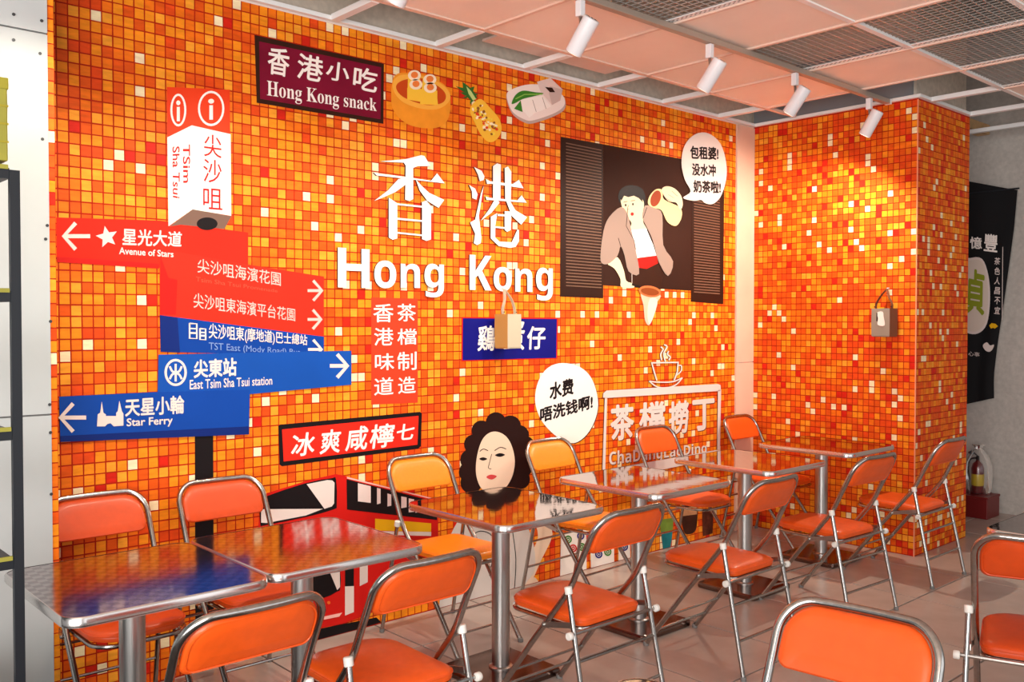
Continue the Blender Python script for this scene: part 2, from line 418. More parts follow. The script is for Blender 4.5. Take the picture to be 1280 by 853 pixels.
def text(name, s, quad, m, parent, k=3, bold=0, mapf=None, slant=0):
    """quad: px TL,TR,BR,BL of the lettering's own bounding box"""
    q = [P(*p) for p in quad] if mapf is None else quad
    TL, TR, BR, BL = [Vector(p) for p in q]
    V_, F_ = text_geo(s, bold); y = lay(k)
    bm = bmesh.new(); vv = []
    for u, v, z in V_:
        uu = u+slant*(v-.5); p = (BL*(1-uu)+BR*uu)*(1-v)+(TL*(1-uu)+TR*uu)*v
        vv.append(bm.verts.new((p.x, y-.0005-z*2, p.y) if mapf is None else mapf(p.x, p.y, z)))
    for f, nz in F_:
        try: bm.faces.new([vv[i] for i in f])
        except ValueError: pass
    return mesh_obj(name, bm, m, parent)
def wr(x0, x1, yt, yb):
    """rectangle on the wall from pixel left/right and the top/bottom at its middle -> px quad following the wall"""
    xc = (x0+x1)/2; g = lambda y, x: 402+(y-402)*(1910-x)/(1910-xc)
    return [(x0, g(yt, x0)), (x1, g(yt, x1)), (x1, g(yb, x1)), (x0, g(yb, x0))]
def serif(s): return ''.join(chr(0x1D400+ord(c)-65) if 'A' <= c <= 'Z' else chr(0x1D41A+ord(c)-97) if 'a' <= c <= 'z' else c for c in s)
def sansb(s): return ''.join(chr(0x1D5D4+ord(c)-65) if 'A' <= c <= 'Z' else chr(0x1D5EE+ord(c)-97) if 'a' <= c <= 'z' else c for c in s)
def sign(name, label, cat, px, group=None):
    X, Zz = P(*px); o = thing(name, label, cat, (0, 0, 0)); return o
def reg(poly): sign_polys.append([P(*p) for p in poly])

# --- station pylon and pointing boards
a5 = sc(0, 260, 2.844); a1 = sc(0, 0, 2.844); a6 = sc(300, 260, 2.844)
py = sign('pylon_print', 'tall printed information pylon with red top, white body and black pole', 'wall print', (250, 200))
flat('pole', [[(243, 520), (266, 520), (267, 860), (244, 860)]], black, py, 0)
top = [(208, 109), (286.6, 112.5), (287, 168.5), (239, 157.5), (208.5, 172.5)]
flat('red_cap', [top], mat('print_orange_red', (232, 62, 22), .5), py, 1)
body = [(208.5, 172), (239, 157), (287.6, 168), (288.3, 270), (240, 262), (210, 283)]
flat('white_body', [body], white, py, 2); reg(top); reg(body)
flat('underside', [a1((683, 745), (820, 770), (795, 815), (640, 800), (600, 806))], mat('print_grey_under', (120, 92, 80), .6), py, 3)
flat('pole_socket', [ell(258, 280, 13, 8)], black, py, 4)
for cx_, rx in ((222, 10), (263, 16.5)):
    cy_ = 138 if cx_ < 240 else 136; ry = 20.5 if cx_ < 240 else 22
    ring('information_ring', ell(cx_, cy_, rx, ry), ell(cx_, cy_, rx-2.6, ry-2.8), white, py, 4)
    flat('information_letter', [ell(cx_, cy_-9, rx*.16+1, 3), [(cx_-1.4-rx*.05, cy_-4), (cx_+1.4+rx*.05, cy_-4), (cx_+1.4+rx*.05, cy_+14), (cx_-1.4-rx*.05, cy_+14)]], white, py, 4)
for ch, q in (('尖', (254, 276, 169, 197)), ('沙', (253, 276, 200, 229)), ('咀', (253, 277, 236, 262))):
    text('lettering', ch, wr(*q), redD, py, 5)
text('lettering', 'TSim', [(236.5, 181), (237, 229), (228, 229), (227.5, 181)], redD, py, 5, .01)
text('lettering', 'Sha Tsui', [(223.5, 183), (224, 249), (215, 247), (214.5, 184)], redD, py, 5, .01)

def arrow(cx_, cy_, w_, h_, d, t=4.6, dy=0):
    """d=-1 left, 1 right"""
    x0, x1 = cx_-w_/2, cx_+w_/2; tip, tail = (x0, x1) if d < 0 else (x1, x0)
    yt = cy_-dy*d if d > 0 else cy_
    return [stroke_poly([(tail, cy_), (tip-d*1.5, cy_)], t), stroke_poly([(tip-d*h_*.48, cy_-h_/2), (tip-d*1, cy_), (tip-d*h_*.48, cy_+h_/2)], t)]
b1 = sign('direction_board', 'red pointing board with star, reading Avenue of Stars', 'direction sign', (150, 300))
pb = [(70, 272), (200, 276), (309.5, 291), (309.5, 335), (198, 335), (70.5, 327)]
flat('board', [pb], redM, b1, 1); reg(pb)
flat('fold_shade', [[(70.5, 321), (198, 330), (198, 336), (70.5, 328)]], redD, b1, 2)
flat('arrow', arrow(95, 295.5, 34, 33, -1, 5), offw, b1, 3)
def star(cx_, cy_, r, rot=-.2):
    return [(cx_+(r if i % 2 == 0 else r*.45)*math.sin(rot+i*math.pi/5), cy_-(r if i % 2 == 0 else r*.45)*math.cos(rot+i*math.pi/5)) for i in range(10)]
flat('star', [star(133, 296.5, 14)], offw, b1, 3)
text('lettering', '星光大道', [(152, 285), (227, 290), (226, 309), (152, 307)], offw, b1, 4, .02)
text('lettering', 'Avenue of Stars', [(148, 309), (216, 314), (216, 322), (148, 318)], offw, b1, 4, .02)
b2 = sign('direction_board', 'double red pointing board below the Avenue of Stars board, two right arrows', 'direction sign', (300, 370))
pb = [(199, 318), (221, 315), (309, 331), (404, 346), (404, 421), (199, 394)]
flat('board', [pb], mat('print_bright_red', (240, 44, 26), .5, var=.05, scale=3), b2, 2); reg(pb)
flat('fold_shade', [a5((568, 170), (612, 290), (568, 260)), [(199, 345), (221, 350), (219, 394), (199, 393)]], redD, b2, 3)
text('lettering', '尖沙咀海濱花園', [(246, 323), (350, 341), (350, 358), (246, 341)], pink, b2, 4, .005)
text('lettering', 'Tsim Sha Tsui Promenade', [(244, 346), (346, 362), (346, 366), (244, 352)], mat('print_faded_red', (238, 84, 60), .6), b2, 4)
text('lettering', '尖沙咀東海濱平台花園', [(241, 366), (368, 386), (368, 402), (241, 385)], pink, b2, 4, .005)
flat('arrow', arrow(393, 363.5, 19, 25, 1, 3.6), pink, b2, 4); flat('arrow', arrow(392.5, 399.5, 18, 24, 1, 3.6), pink, b2, 4)
b3 = sign('direction_board', 'dark blue pointing board with bus icon, just under the double red board', 'direction sign', (300, 420))
pb = [(199, 394), (404, 421), (404, 445), (200, 440)]
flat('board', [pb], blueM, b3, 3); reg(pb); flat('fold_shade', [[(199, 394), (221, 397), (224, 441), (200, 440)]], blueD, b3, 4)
bus_i = lambda x, y, w_, h_: [stroke_poly([(x, y), (x+w_, y+.5), (x+w_, y+h_), (x, y+h_-.5), (x, y-.5)], 2), stroke_poly([(x, y+h_*.33), (x+w_, y+h_*.35)], 1.6), stroke_poly([(x, y+h_*.62), (x+w_, y+h_*.64)], 2.2)]
flat('bus_icon', bus_i(236, 404.5, 9, 19)+bus_i(249, 411, 7, 14), offw, b3, 5)
text('lettering', '尖沙咀東(摩地道)巴士總站', [(260, 404), (383, 419), (383, 434), (260, 426)], offw, b3, 5, .012)
text('lettering', 'TST East (Mody Road) Bus', [(260, 428), (374, 437), (374, 445), (260, 440)], mat('print_pale_blue', (120, 150, 205), .6), b3, 5)
flat('arrow', arrow(393, 437, 18, 24, 1, 3.4), offw, b3, 5)
b4 = sign('direction_board', 'blue pointing board with round rail emblem, reading East Tsim Sha Tsui station', 'direction sign', (300, 465))
pb = [(197, 443.5), (311, 441), (438, 438.6), (438, 481), (309, 493), (196, 495)]
flat('board', [pb], mat('print_royal_blue', (18, 76, 165), .5, var=.06, scale=3), b4, 6); reg(pb)
ring('emblem_ring', ell(218.4, 465.7, 14, 17), ell(218.4, 465.7, 11, 14), offw, b4, 7)
flat('emblem', [stroke_poly([(218.4, 455), (218.4, 477)], 2.6), curve_stroke([(211, 458), (214, 464), (218.4, 465.5), (223, 464), (226, 458)], 2.6), curve_stroke([(211, 474), (214, 468.5), (218.4, 466.5), (223, 468.5), (226, 474)], 2.6)], offw, b4, 7)
text('lettering', '尖東站', [(241, 450), (294.6, 447), (294.6, 470), (241, 473)], offw, b4, 7, .03)
text('lettering', 'East Tsim Sha Tsui station', [(236, 475), (339, 470), (339, 481), (236, 487)], offw, b4, 7, .012)
flat('arrow', arrow(422.5, 457.5, 23, 29, 1, 4.6), offw, b4, 7)
b5 = sign('direction_board', 'lowest blue pointing board with castle icon, reading Star Ferry', 'direction sign', (190, 520))
pb = [(73, 496), (197, 490), (311, 487), (310, 543), (74.5, 552.5)]
flat('board', [pb], mat('print_ferry_blue', (14, 66, 156), .5, var=.06, scale=3), b5, 7); reg(pb)
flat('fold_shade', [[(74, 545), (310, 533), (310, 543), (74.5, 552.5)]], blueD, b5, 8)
flat('arrow', arrow(90, 522, 33, 35, -1, 5), offw, b5, 9)
flat('castle_icon', [[(120, 533), (121, 518), (124, 516), (126, 502), (128, 516), (131, 518), (131, 520), (144, 520), (144, 516), (146, 514), (148, 501), (151, 514), (153, 517), (153, 532), (141, 533), (137, 529), (133, 530), (130, 533)]], offw, b5, 9)
text('lettering', '天星小輪', [(155, 498), (229, 494), (229, 517), (155, 521)], offw, b5, 9, .025)
text('lettering', 'Star Ferry', [(157, 523), (214.5, 520), (214.5, 533), (157, 536)], offw, b5, 9, .02)

# --- snack sign
s1 = sign('snack_sign', 'maroon sign with dark frame reading Hong Kong snack near ceiling', 'sign', (400, 100))
pb = [(317.6, 44), (479.3, 80), (478.6, 155), (320.4, 128.7)]
flat('frame', [pb], brown, s1, 0); reg(pb); flat('panel', [[(323.2, 52), (475.8, 84.4), (475, 149.4), (324.6, 123.8)]], maroon, s1, 1)
for ch, q in (('香', (334, 361, 60, 95)), ('港', (371, 403, 69, 101)), ('小', (407, 436, 78, 102)), ('吃', (441, 471, 85, 114))):
    text('lettering', ch, wr(*q), white, s1, 2, .016, slant=.08)
text('lettering', serif('Hong Kong snack'), [(333, 101), (470, 124), (470, 144), (333, 125)], white, s1, 2)
# --- vertical red panel
s2 = sign('slogan_panel', 'tall narrow red panel with two columns of four white characters', 'sign', (490, 440))
pb = [(463.5, 372), (521.6, 373.5), (521.6, 503.5), (463.5, 506)]
flat('panel', [pb], mat('print_tomato', (240, 62, 34), .5), s2, 0); reg(pb)
for ch, q in zip('香港味道茶檔制造', ((466, 491, 380, 403), (467, 491, 410, 432), (468, 492, 442, 463), (467, 491, 472, 494), (496, 519, 380, 402), (496, 520, 411, 431), (496, 520, 440, 463), (497, 519, 471, 492))):
    text('lettering', ch, wr(*q), white, s2, 1, .008)
# --- lemon soda sign
s3 = sign('drink_sign', 'red sign with thick black frame and five slanting white characters', 'sign', (437, 550))
pb = [(347.5, 532.5), (350, 531), (524, 515), (526.8, 517), (525.5, 558), (522, 561), (352, 583), (349, 581)]
flat('frame', [pb], black, s3, 0); reg(pb); flat('panel', [[(352, 537), (522.5, 520), (521, 556), (354, 577)]], redM, s3, 1)
for ch, q in zip('冰爽咸檸七', ((364, 393, 541, 570), (400, 425, 537, 567), (432, 459, 533, 563), (462, 492, 530, 560), (495, 517, 530, 550))):
    text('lettering', ch, wr(*q), white, s3, 2, .018, slant=.12)
# --- egg waffle sign
s4 = sign('egg_waffle_sign', 'navy blue sign with white characters behind the tan hanging cup bag', 'sign', (636, 424))
pb = [(576.5, 396.5), (697, 397.5), (696, 448.5), (576, 452)]
flat('border', [pb], redD, s4, 0); reg(pb); flat('panel', [[(578, 398), (695.3, 399), (694.5, 447.5), (577.5, 450.5)]], navy, s4, 1)
for ch, q in zip('鷄蛋仔', ((596.4, 618, 407, 439), (628, 655, 402, 438), (658, 681, 408, 437))):
    text('lettering', ch, wr(*q), white, s4, 2, .02, slant=.05)

# --- big cut-out letters
g = sc(450, 180, 4.264)
G = 'white cut-out letters of the shop wall title'
XIANG = [[(100,95),(235,83),(318,62),(335,66),(368,120),(300,120),(275,130),(240,125),(225,102)], [(235,118),(275,120),(275,295),(255,306),(232,298)],
 [(65,155),(85,158),(240,178),(370,198),(402,158),(443,212),(240,188),(80,170)], [(235,180),(240,215),(180,258),(120,285),(68,305),(140,250),(195,190)],
 [(288,190),(320,225),(360,262),(440,300),(410,342),(350,305),(310,250)], [(145,288),(190,318),(190,505),(165,512),(145,500)],
 [(322,312),(345,303),(378,345),(370,352),(370,510),(345,518),(322,508)], [(188,318),(325,332),(325,341),(188,327)], [(188,395),(325,408),(325,417),(188,405)], [(188,470),(325,485),(325,493),(188,479)]]
GANG = [[(600,125),(640,145),(655,175),(650,195),(630,200),(620,165)], [(572,220),(605,240),(618,270),(612,298),(590,290),(588,255)],
 [(650,225),(625,385),(638,500),(635,530),(615,540),(598,530),(605,480),(578,420),(605,405),(635,270)], [(662,188),(685,200),(805,215),(838,193),(863,238),(690,214),(668,215)],
 [(700,120),(722,105),(742,112),(740,300),(715,305),(700,300)], [(762,130),(780,122),(798,150),(795,305),(765,300)], [(660,282),(680,288),(830,302),(852,275),(880,315),(700,302),(665,300)],
 [(725,300),(735,315),(690,370),(635,410),(680,350),(705,305)], [(770,305),(790,305),(820,355),(882,392),(850,432),(800,385)], [(762,360),(798,362),(795,460),(775,470),(762,460)],
 [(725,375),(764,378),(764,387),(725,385)], [(712,440),(765,445),(765,454),(712,449)], [(688,390),(722,370),(712,440),(712,500),(735,522),(800,525),(830,458),(838,460),(838,520),(820,550),(790,555),(730,545),(688,505)]]
for nm, st, lb in (('title_character', XIANG, 'large white cut-out character above the word Hong'), ('title_character', GANG, 'large white cut-out character above the word Kong')):
    o = thick(nm, [g(*s) for s in st], None, 0, .011); tag(o, lb, 'letter', G)
    for s in st: reg(g(*s))
def raised_char(ch, q, label):
    TL, TR, BR, BL = [Vector(P(*p)) for p in wr(*q)]
    V_, F_ = text_geo(ch, 0, .1); bm = bmesh.new(); vv = []; y = lay(0)
    for u, v, z in V_:
        p = (BL*(1-u)+BR*u)*(1-v)+(TL*(1-u)+TR*u)*v; vv.append(bm.verts.new((p.x, y-(z+.1)/.2*.011, p.y)))
    for f, nz in F_:
        try: bm.faces.new([vv[i] for i in f]).material_index = 0 if abs(nz) > .5 else 1
        except ValueError: pass
    bmesh.ops.remove_doubles(bm, verts=bm.verts, dist=1e-5)
    o = mesh_obj('title_letter', bm, [foam, foamS]); tag(o, label, 'letter', G)
for ch, q, lb in (('H', (420.5, 460, 311, 360), 'white cut-out capital H starting Hong'), ('o', (466, 493.4, 326, 360.6), 'white cut-out small o of Hong, after the H'),
        ('n', (499, 523, 330, 360), 'white cut-out small n of Hong'), ('g', (528.6, 553, 330, 372), 'white cut-out small g ending Hong'), ('K', (585, 612.5, 319.5, 363), 'white cut-out capital K starting Kong'),
        ('o', (615, 637.6, 334, 364.5), 'white cut-out small o of Kong, above the tan cup bag'), ('n', (642, 663.4, 336, 365), 'white cut-out small n of Kong'), ('g', (668, 689, 335, 376), 'white cut-out small g ending Kong')):
    raised_char(sansb(ch), q, lb)

# --- food prints
f = sc(480, 80, 5.333)
bk = sign('dumpling_basket_print', 'print of a bamboo steamer with four dumplings', 'wall print', (525, 120))
bam = mat('print_bamboo', (242, 150, 40), .6, var=.08, scale=12); bamL = mat('print_bamboo_light', (250, 176, 66), .6)
flat('steamer', [smoothp(f((55,110),(75,75),(120,60),(250,70),(370,120),(425,170),(440,230),(430,350),(380,415),(280,430),(150,400),(60,310),(45,200)))], bam, bk, 0)
flat('steamer_rim', [smoothp(f((58,120),(110,75),(240,80),(370,130),(430,190),(430,250),(360,300),(250,300),(130,260),(65,190)))], bamL, bk, 1)
flat('steamer_mat', [smoothp(f((80,140),(140,105),(260,100),(370,160),(408,215),(380,262),(280,275),(150,235),(90,190)))], mat('print_rust', (200, 72, 20), .6), bk, 2)
flat('dumpling_skin', [f((155,90),(235,80),(240,240),(150,235)), f((255,95),(335,100),(355,275),(235,270)), f((150,160),(350,180),(350,275),(150,238))], mat('print_dumpling_yellow', (252, 196, 60), .6), bk, 3)
for (x, y) in ((197, 78), (300, 105), (207, 138), (303, 160)):
    flat('dumpling_top', [ell(*f((x, y))[0], 8, 6.5)], mat('print_cream', (255, 230, 196), .6), bk, 4); flat('prawn', [ell(*f((x, y-3))[0], 4.4, 4)], mat('print_prawn', (240, 130, 60), .6), bk, 5)
pi = sign('pineapple_print', 'print of a halved pineapple filled with rice', 'wall print', (606, 140))
flat('leaf_crown', [f((520,120),(560,150),(600,190),(618,225),(585,255),(545,215),(525,170))]+[f(a, b, c) for a, b, c in (((530,190),(475,150),(545,165)), ((540,215),(505,190),(550,190)), ((548,230),(520,225),(560,210)), ((570,250),(572,275),(590,240)), ((570,160),(600,150),(590,185)), ((590,195),(625,200),(605,215)))], mat('print_leaf', (50, 104, 40), .6), pi, 0)
flat('leaf_light', [f((545,150),(575,180),(610,235),(590,245),(560,200))], mat('print_pale_leaf', (196, 214, 130), .6), pi, 1)
flat('rind', [smoothp(f((585,270),(640,235),(700,290),(765,370),(778,450),(740,510),(690,520),(640,470),(600,390),(570,320)))], mat('print_rind', (250, 190, 60), .6), pi, 1)
random.seed(3)
bits = {'print_bit_white': (255, 236, 190), 'print_bit_red': (225, 70, 30), 'print_bit_yellow': (250, 214, 70), 'print_bit_brown': (150, 90, 40)}
for bn, bc in bits.items():
    polys = []
    for _ in range(22 if 'white' in bn else 12):
        t = random.random(); x = 620+100*t+random.uniform(-38, 38); y = 290+170*t+random.uniform(-28, 28); polys.append(ell(*f((x, y))[0], random.uniform(1.1, 2.4), random.uniform(1, 1.9), 7, random.random()*3))
    flat('rice_bits', polys, mat(bn, bc, .6), pi, 2+list(bits).index(bn))
pl = sign('rice_roll_print', 'print of a white plate with rice rolls, greens and sauce box', 'wall print', (668, 126))
flat('plate_rim', [smoothp(f((812,215),(850,170),(960,140),(1100,150),(1190,215),(1205,290),(1150,340),(1000,395),(930,390),(850,330)))], mat('print_plate_edge', (196, 168, 158), .6), pl, 0)
flat('plate', [smoothp(f((815,210),(850,170),(960,138),(1100,150),(1190,215),(1198,275),(1140,325),(1000,375),(935,372),(850,315)))], mat('print_plate', (246, 226, 216), .6), pl, 1)
flat('sauce_box', [f((1015,120),(1105,95),(1185,170),(1170,245),(1115,275),(1040,185))], mat('print_box', (230, 204, 194), .6), pl, 2)
flat('sauce_box_wall', [f((1100,150),(1140,160),(1185,172),(1170,245),(1115,275),(1095,200))], mat('print_box_shade', (210, 180, 170), .6), pl, 3)
flat('sauce', [f((1068,155),(1115,160),(1135,190),(1100,190))], brown, pl, 4)
flat('rice_roll', [f((910,235),(1050,215),(1110,285),(1000,330),(965,360),(920,310))], mat('print_roll', (252, 238, 228), .6), pl, 2)
flat('roll_crease', [stroke_poly(f((985,240),(1010,322)), .5), stroke_poly(f((1050,222),(1075,300)), .5)], jacketM, pl, 3)
flat('greens', [smoothp(f((845,265),(870,210),(920,180),(1000,190),(1058,198),(1000,215),(920,235),(870,262))), f((905,245),(918,322),(862,300))], green, pl, 4)
flat('greens_light', [stroke_poly(f((870,235),(930,205),(1050,203)), 1.3)], mat('print_light_green', (140, 190, 80), .6), pl, 5)

# --- window print with waiter
q = sc(690, 160, 3.413)
wn = sign('window_print', 'print of a dark window with two louvred shutters', 'wall print', (800, 270))
pb = q((35,38),(215,70),(545,135),(733,175),(728,752),(590,742),(590,695),(218,672),(216,727),(32,720))
flat('opening', [q((216,70),(600,142),(592,695),(216,672))], mat('print_window_dark', (52, 25, 15), .75, var=.12, scale=3), wn, 0); reg(pb)
for pn, pts_, sl in (('shutter', ((35,38),(215,70),(216,727),(32,720)), (57, 208, 65, 96, 673, 682)), ('shutter', ((598,143),(733,175),(728,752),(590,742)), (603, 713, 170, 195, 700, 708))):
    sh = flat(pn, [q(*pts_)], mat('print_shutter', (46, 22, 14), .5), wn, 1)
    x0, x1, a, b, c, d = sl; n = 46; polys = []
    for i in range(n):
        t = i/(n-1); yl = a+(c-a)*t; yr = b+(d-b)*t; polys.append(q((x0, yl-2.2), (x1, yr-2.2), (x1, yr+2.2), (x0, yl+2.2)))
    flat('louvre_lines', polys, slatM, sh, 2)['kind'] = 'stuff'
mn = sign('waiter_print', 'print of a man in a grey jacket pouring tea in the dark window', 'wall print', (790, 290))
flat('hair', [smoothp(q((280,300),(290,262),(330,245),(375,255),(395,290),(388,345),(360,330),(300,330)))], black, mn, 2)
flat('trousers', [q((320,610),(365,600),(447,575),(470,640),(460,690),(330,678))], brown, mn, 2)
flat('face', [smoothp(q((290,300),(300,350),(322,385),(336,408),(330,440),(400,440),(385,400),(388,345),(385,310),(350,283),(315,283)))], skin, mn, 3)
flat('fringe', [q((284,290),(320,262),(372,272),(384,318),(366,300),(345,290),(322,296),(304,290),(292,312))], black, mn, 4)
flat('face_lines', [ell(*q((310, 330))[0], 1, 1.6, 10), ell(*q((341, 326))[0], 1, 1.6, 10), stroke_poly(q((322,330),(318,346),(325,348)), .5), stroke_poly(q((300,318),(318,314)), .7), stroke_poly(q((332,312),(350,310)), .7)], black, mn, 5)
flat('mouth', [ell(*q((338, 368))[0], 2, 2.2, 12)], redD, mn, 5)
flat('shirt', [q((328,437),(398,430),(428,500),(442,546),(360,560),(345,490))], white, mn, 4)
flat('sash', [q((358,556),(442,545),(448,578),(400,602),(362,596))], redD, mn, 5)
flat('jacket', [smoothp(q((290,338),(240,380),(215,440),(202,550),(212,580),(240,578),(275,545),(288,505),(305,545),(322,612),(367,623),(352,520),(330,420),(318,370)), 3), smoothp(q((392,332),(440,345),(466,372),(470,500),(512,570),(490,632),(450,570),(425,480),(398,420),(382,385)), 3)], jacketM, mn, 6)
flat('jacket_lines', [stroke_poly(q((318,345),(312,420),(345,480),(352,520)), .6), stroke_poly(q((288,505),(278,470)), .6), stroke_poly(q((400,340),(384,385)), .6)], brown, mn, 7)
flat('arm', [smoothp(q((232,578),(262,600),(288,645),(292,680),(345,682),(338,664),(312,652),(302,608),(275,552)), 3)], skin, mn, 5)
flat('teapot', [smoothp(q((405,325),(412,290),(440,262),(468,268),(472,305),(540,340),(548,380),(525,418),(488,402),(462,352),(430,342)), 4)], mat('print_pot', (236, 206, 150), .6), mn, 7)
flat('teapot_mouth', [ell(*q((437, 302))[0], 6, 10.5, 24, .35)], mat('print_tea', (150, 60, 30), .6), mn, 8)
flat('hand', [smoothp(q((463,268),(480,250),(515,258),(545,290),(552,330),(540,350),(525,320),(490,312)), 4)], skin, mn, 8)
flat('hand_lines', [stroke_poly(q((490,285),(515,300)), .5), stroke_poly(q((505,270),(530,292)), .5), stroke_poly(q((480,300),(505,315)), .5)], jacketM, mn, 9)
flat('strainer_handle', [stroke_poly(q((336,668),(380,682)), 2.6)], black, mn, 6); flat('hanging_cord', [stroke_poly(q((337,622),(337,662)), .5)], offw, mn, 5)
flat('strainer_sock', [smoothp(q((378,700),(458,712),(440,750),(430,800),(410,842),(392,820),(386,760)), 4)], mat('print_sock', (236, 186, 160), .6), mn, 6)
flat('strainer_sock_light', [smoothp(q((412,730),(445,735),(430,800),(410,838),(402,790)), 3)], mat('print_sock_light', (250, 214, 196), .6), mn, 7)
flat('strainer_ring', [ell(*q((412, 698))[0], 14, 7, 24, .15)], mat('print_ring', (204, 110, 62), .6), mn, 8); flat('strainer_tea', [ell(*q((412, 699))[0], 11.5, 4.6, 24, .15)], mat('print_tea_brown', (140, 66, 26), .6), mn, 9)
bb = sign('speech_bubble', 'white speech bubble with three lines of dark characters by the window print', 'speech bubble', (878, 210))
bp_ = smoothp(q((546,150),(560,75),(605,28),(660,24),(712,68),(737,150),(736,225),(712,295),(680,325),(648,322),(630,308),(600,312),(553,299),(585,272),(560,220)), 4)
flat('bubble_outline', [[(x+.6, y+.9) for x, y in bp_]], brown, bb, 9); flat('bubble', [bp_], offw, bb, 10); reg(bp_)
for s, a, b, c, d in (('包租婆!', 582, 703, 78, 137), ('没水冲', 590, 692, 152, 208), ('奶茶啦!', 596, 713, 224, 280)):
    A = q((a, c), (b, d)); text('lettering', s, [(A[0][0], A[0][1]-.5), (A[1][0], A[0][1]+1.5), (A[1][0], A[1][1]+.5), (A[0][0], A[1][1]-1)], black, bb, 12, .035)
bb = sign('speech_bubble', 'round white speech bubble with two slanting lines above the woman print', 'speech bubble', (707, 504))
bp_ = smoothp([(668, 500), (672, 477), (684, 460), (702, 454), (724, 459), (739, 474), (746.5, 500), (744, 522), (733, 543), (717, 554), (700, 549), (684, 536), (673, 520)], 4)
flat('bubble_outline', [[(x+.8, y+.9) for x, y in bp_]], brown, bb, 1); flat('bubble', [bp_], white, bb, 2); reg(bp_)
text('lettering', '水费', [(686, 479), (716, 472), (716, 493), (686, 501)], black, bb, 3, .035)
text('lettering', '唔洗钱啊!', [(674, 510), (740, 493), (740, 511), (674, 529)], black, bb, 3, .035)

# --- teacup logo frame
r = sc(740, 420, 4.739)
lg = sign('tea_stall_emblem', 'white outlined teacup above a rectangular frame with four characters', 'emblem', (825, 520))
OUT = (-.005, .006)
def raised(name, polys, k=1): return thick(name, polys, lg, k, .006, [offw, foamS])
raised('frame_top', [r((58,365),(60,340),(78,324),(740,285),(755,292),(757,322),(742,327),(75,368))]); raised('frame_side', [[(754.5, 497), (757.5, 497), (755, 590), (751.5, 590)]]); raised('frame_side', [[(896, 488), (900, 487), (898.5, 562), (895, 562)]])
raised('frame_bottom', [[(751.5, 588), (751.5, 603), (898.5, 572), (898.5, 562)]])
raised('cup_outline', [stroke_poly(r((343,160),(507,157)), 1.8), stroke_poly(r((347,160),(362,215),(377,264)), 1.8), stroke_poly(r((503,158),(498,215),(480,262)), 1.8)])
raised('cup_handle', [curve_stroke(r((503,175),(522,178),(520,210),(490,235)), 1.5)])
raised('saucer', [curve_stroke(r((332,268),(380,274),(470,272),(528,248)), 1.6), curve_stroke(r((332,268),(375,300),(430,308),(490,290),(528,248)), 1.6)])
for s in (((400,65),(414,80),(400,110),(406,145)), ((420,52),(437,65),(418,105),(428,152)), ((447,90),(440,110),(457,125),(448,145))): raised('steam', [curve_stroke(r(*s), 1.7)])
for ch, x0, x1, y0, y1 in (('茶', 105, 245, 405, 618), ('檔', 275, 430, 390, 560), ('撈', 450, 570, 385, 580), ('丁', 590, 722, 375, 560)):
    A = r((x0, y0), (x1, y1)); qd = wr(A[0][0], A[1][0], A[0][1], A[1][1])
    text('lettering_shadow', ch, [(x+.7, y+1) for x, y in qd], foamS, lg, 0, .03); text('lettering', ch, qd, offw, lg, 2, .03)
A = r((98, 684), (675, 634), (675, 708), (98, 790))
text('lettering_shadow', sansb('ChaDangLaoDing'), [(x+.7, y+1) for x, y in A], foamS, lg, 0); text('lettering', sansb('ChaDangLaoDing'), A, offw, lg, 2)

# --- woman print (plain stand-in figure)
k_ = sc(560, 500, 3.875)
wm = sign('woman_print', 'print of a woman with dark wavy hair and white gown', 'wall print', (612, 570))
lumps = [ell(*k_(c)[0], r1/3.875, r1/3.875*1.05, 18) for c, r1 in (((110,400),52),((95,350),45),((105,290),48),((120,215),45),((160,150),48),((230,112),50),((300,130),52),((345,170),45),((375,220),42),((372,280),42),((360,330),45),((350,385),45))]
flat('hair', lumps+[smoothp(k_((90,400),(110,250),(170,140),(260,100),(350,170),(370,280),(350,420),(200,430)))], mat('print_hair_dark', (38, 18, 16), .5), wm, 0)
flat('gown', [smoothp([(556, 700), (563, 668), (582, 640), (612, 628), (645, 640), (664, 672), (668, 712), (655, 735), (654, 790), (556, 800), (550, 740)], 4)], mat('print_gown', (214, 204, 198), .6, var=.04, scale=6), wm, 1)
flat('gown_lines', [curve_stroke([(588, 670), (600, 664), (614, 670), (616, 690), (611, 720)], 1), curve_stroke([(572, 690), (580, 720), (578, 760)], .9), curve_stroke([(640, 665), (644, 700), (642, 740)], .9)], black, wm, 2)
flat('face', [smoothp(k_((210,155),(165,190),(138,270),(133,360),(160,430),(215,455),(270,430),(308,370),(320,290),(300,210),(262,165)))], skinP, wm, 2)
flat('brows', [curve_stroke(k_((150,250),(168,238),(190,246)), .9), curve_stroke(k_((222,246),(250,230),(278,238)), .9)], black, wm, 3)
flat('eyes', [smoothp(k_((148,286),(166,278),(186,286),(166,294))), smoothp(k_((224,268),(248,258),(272,266),(248,276)))], black, wm, 3)
flat('nose', [curve_stroke(k_((208,262),(196,310),(192,330),(206,334)), .7)], black, wm, 3)
flat('lips', [smoothp(k_((182,374),(205,362),(232,370),(208,386)))], mat('print_lips', (206, 70, 70), .6), wm, 3)
flat('legs', [smoothp([(668, 650), (680, 645), (690, 668), (676, 700), (660, 735), (652, 735), (660, 700), (672, 672)], 3), smoothp([(652, 728), (668, 722), (672, 735), (660, 748), (650, 745)], 3)], skinP, wm, 0)
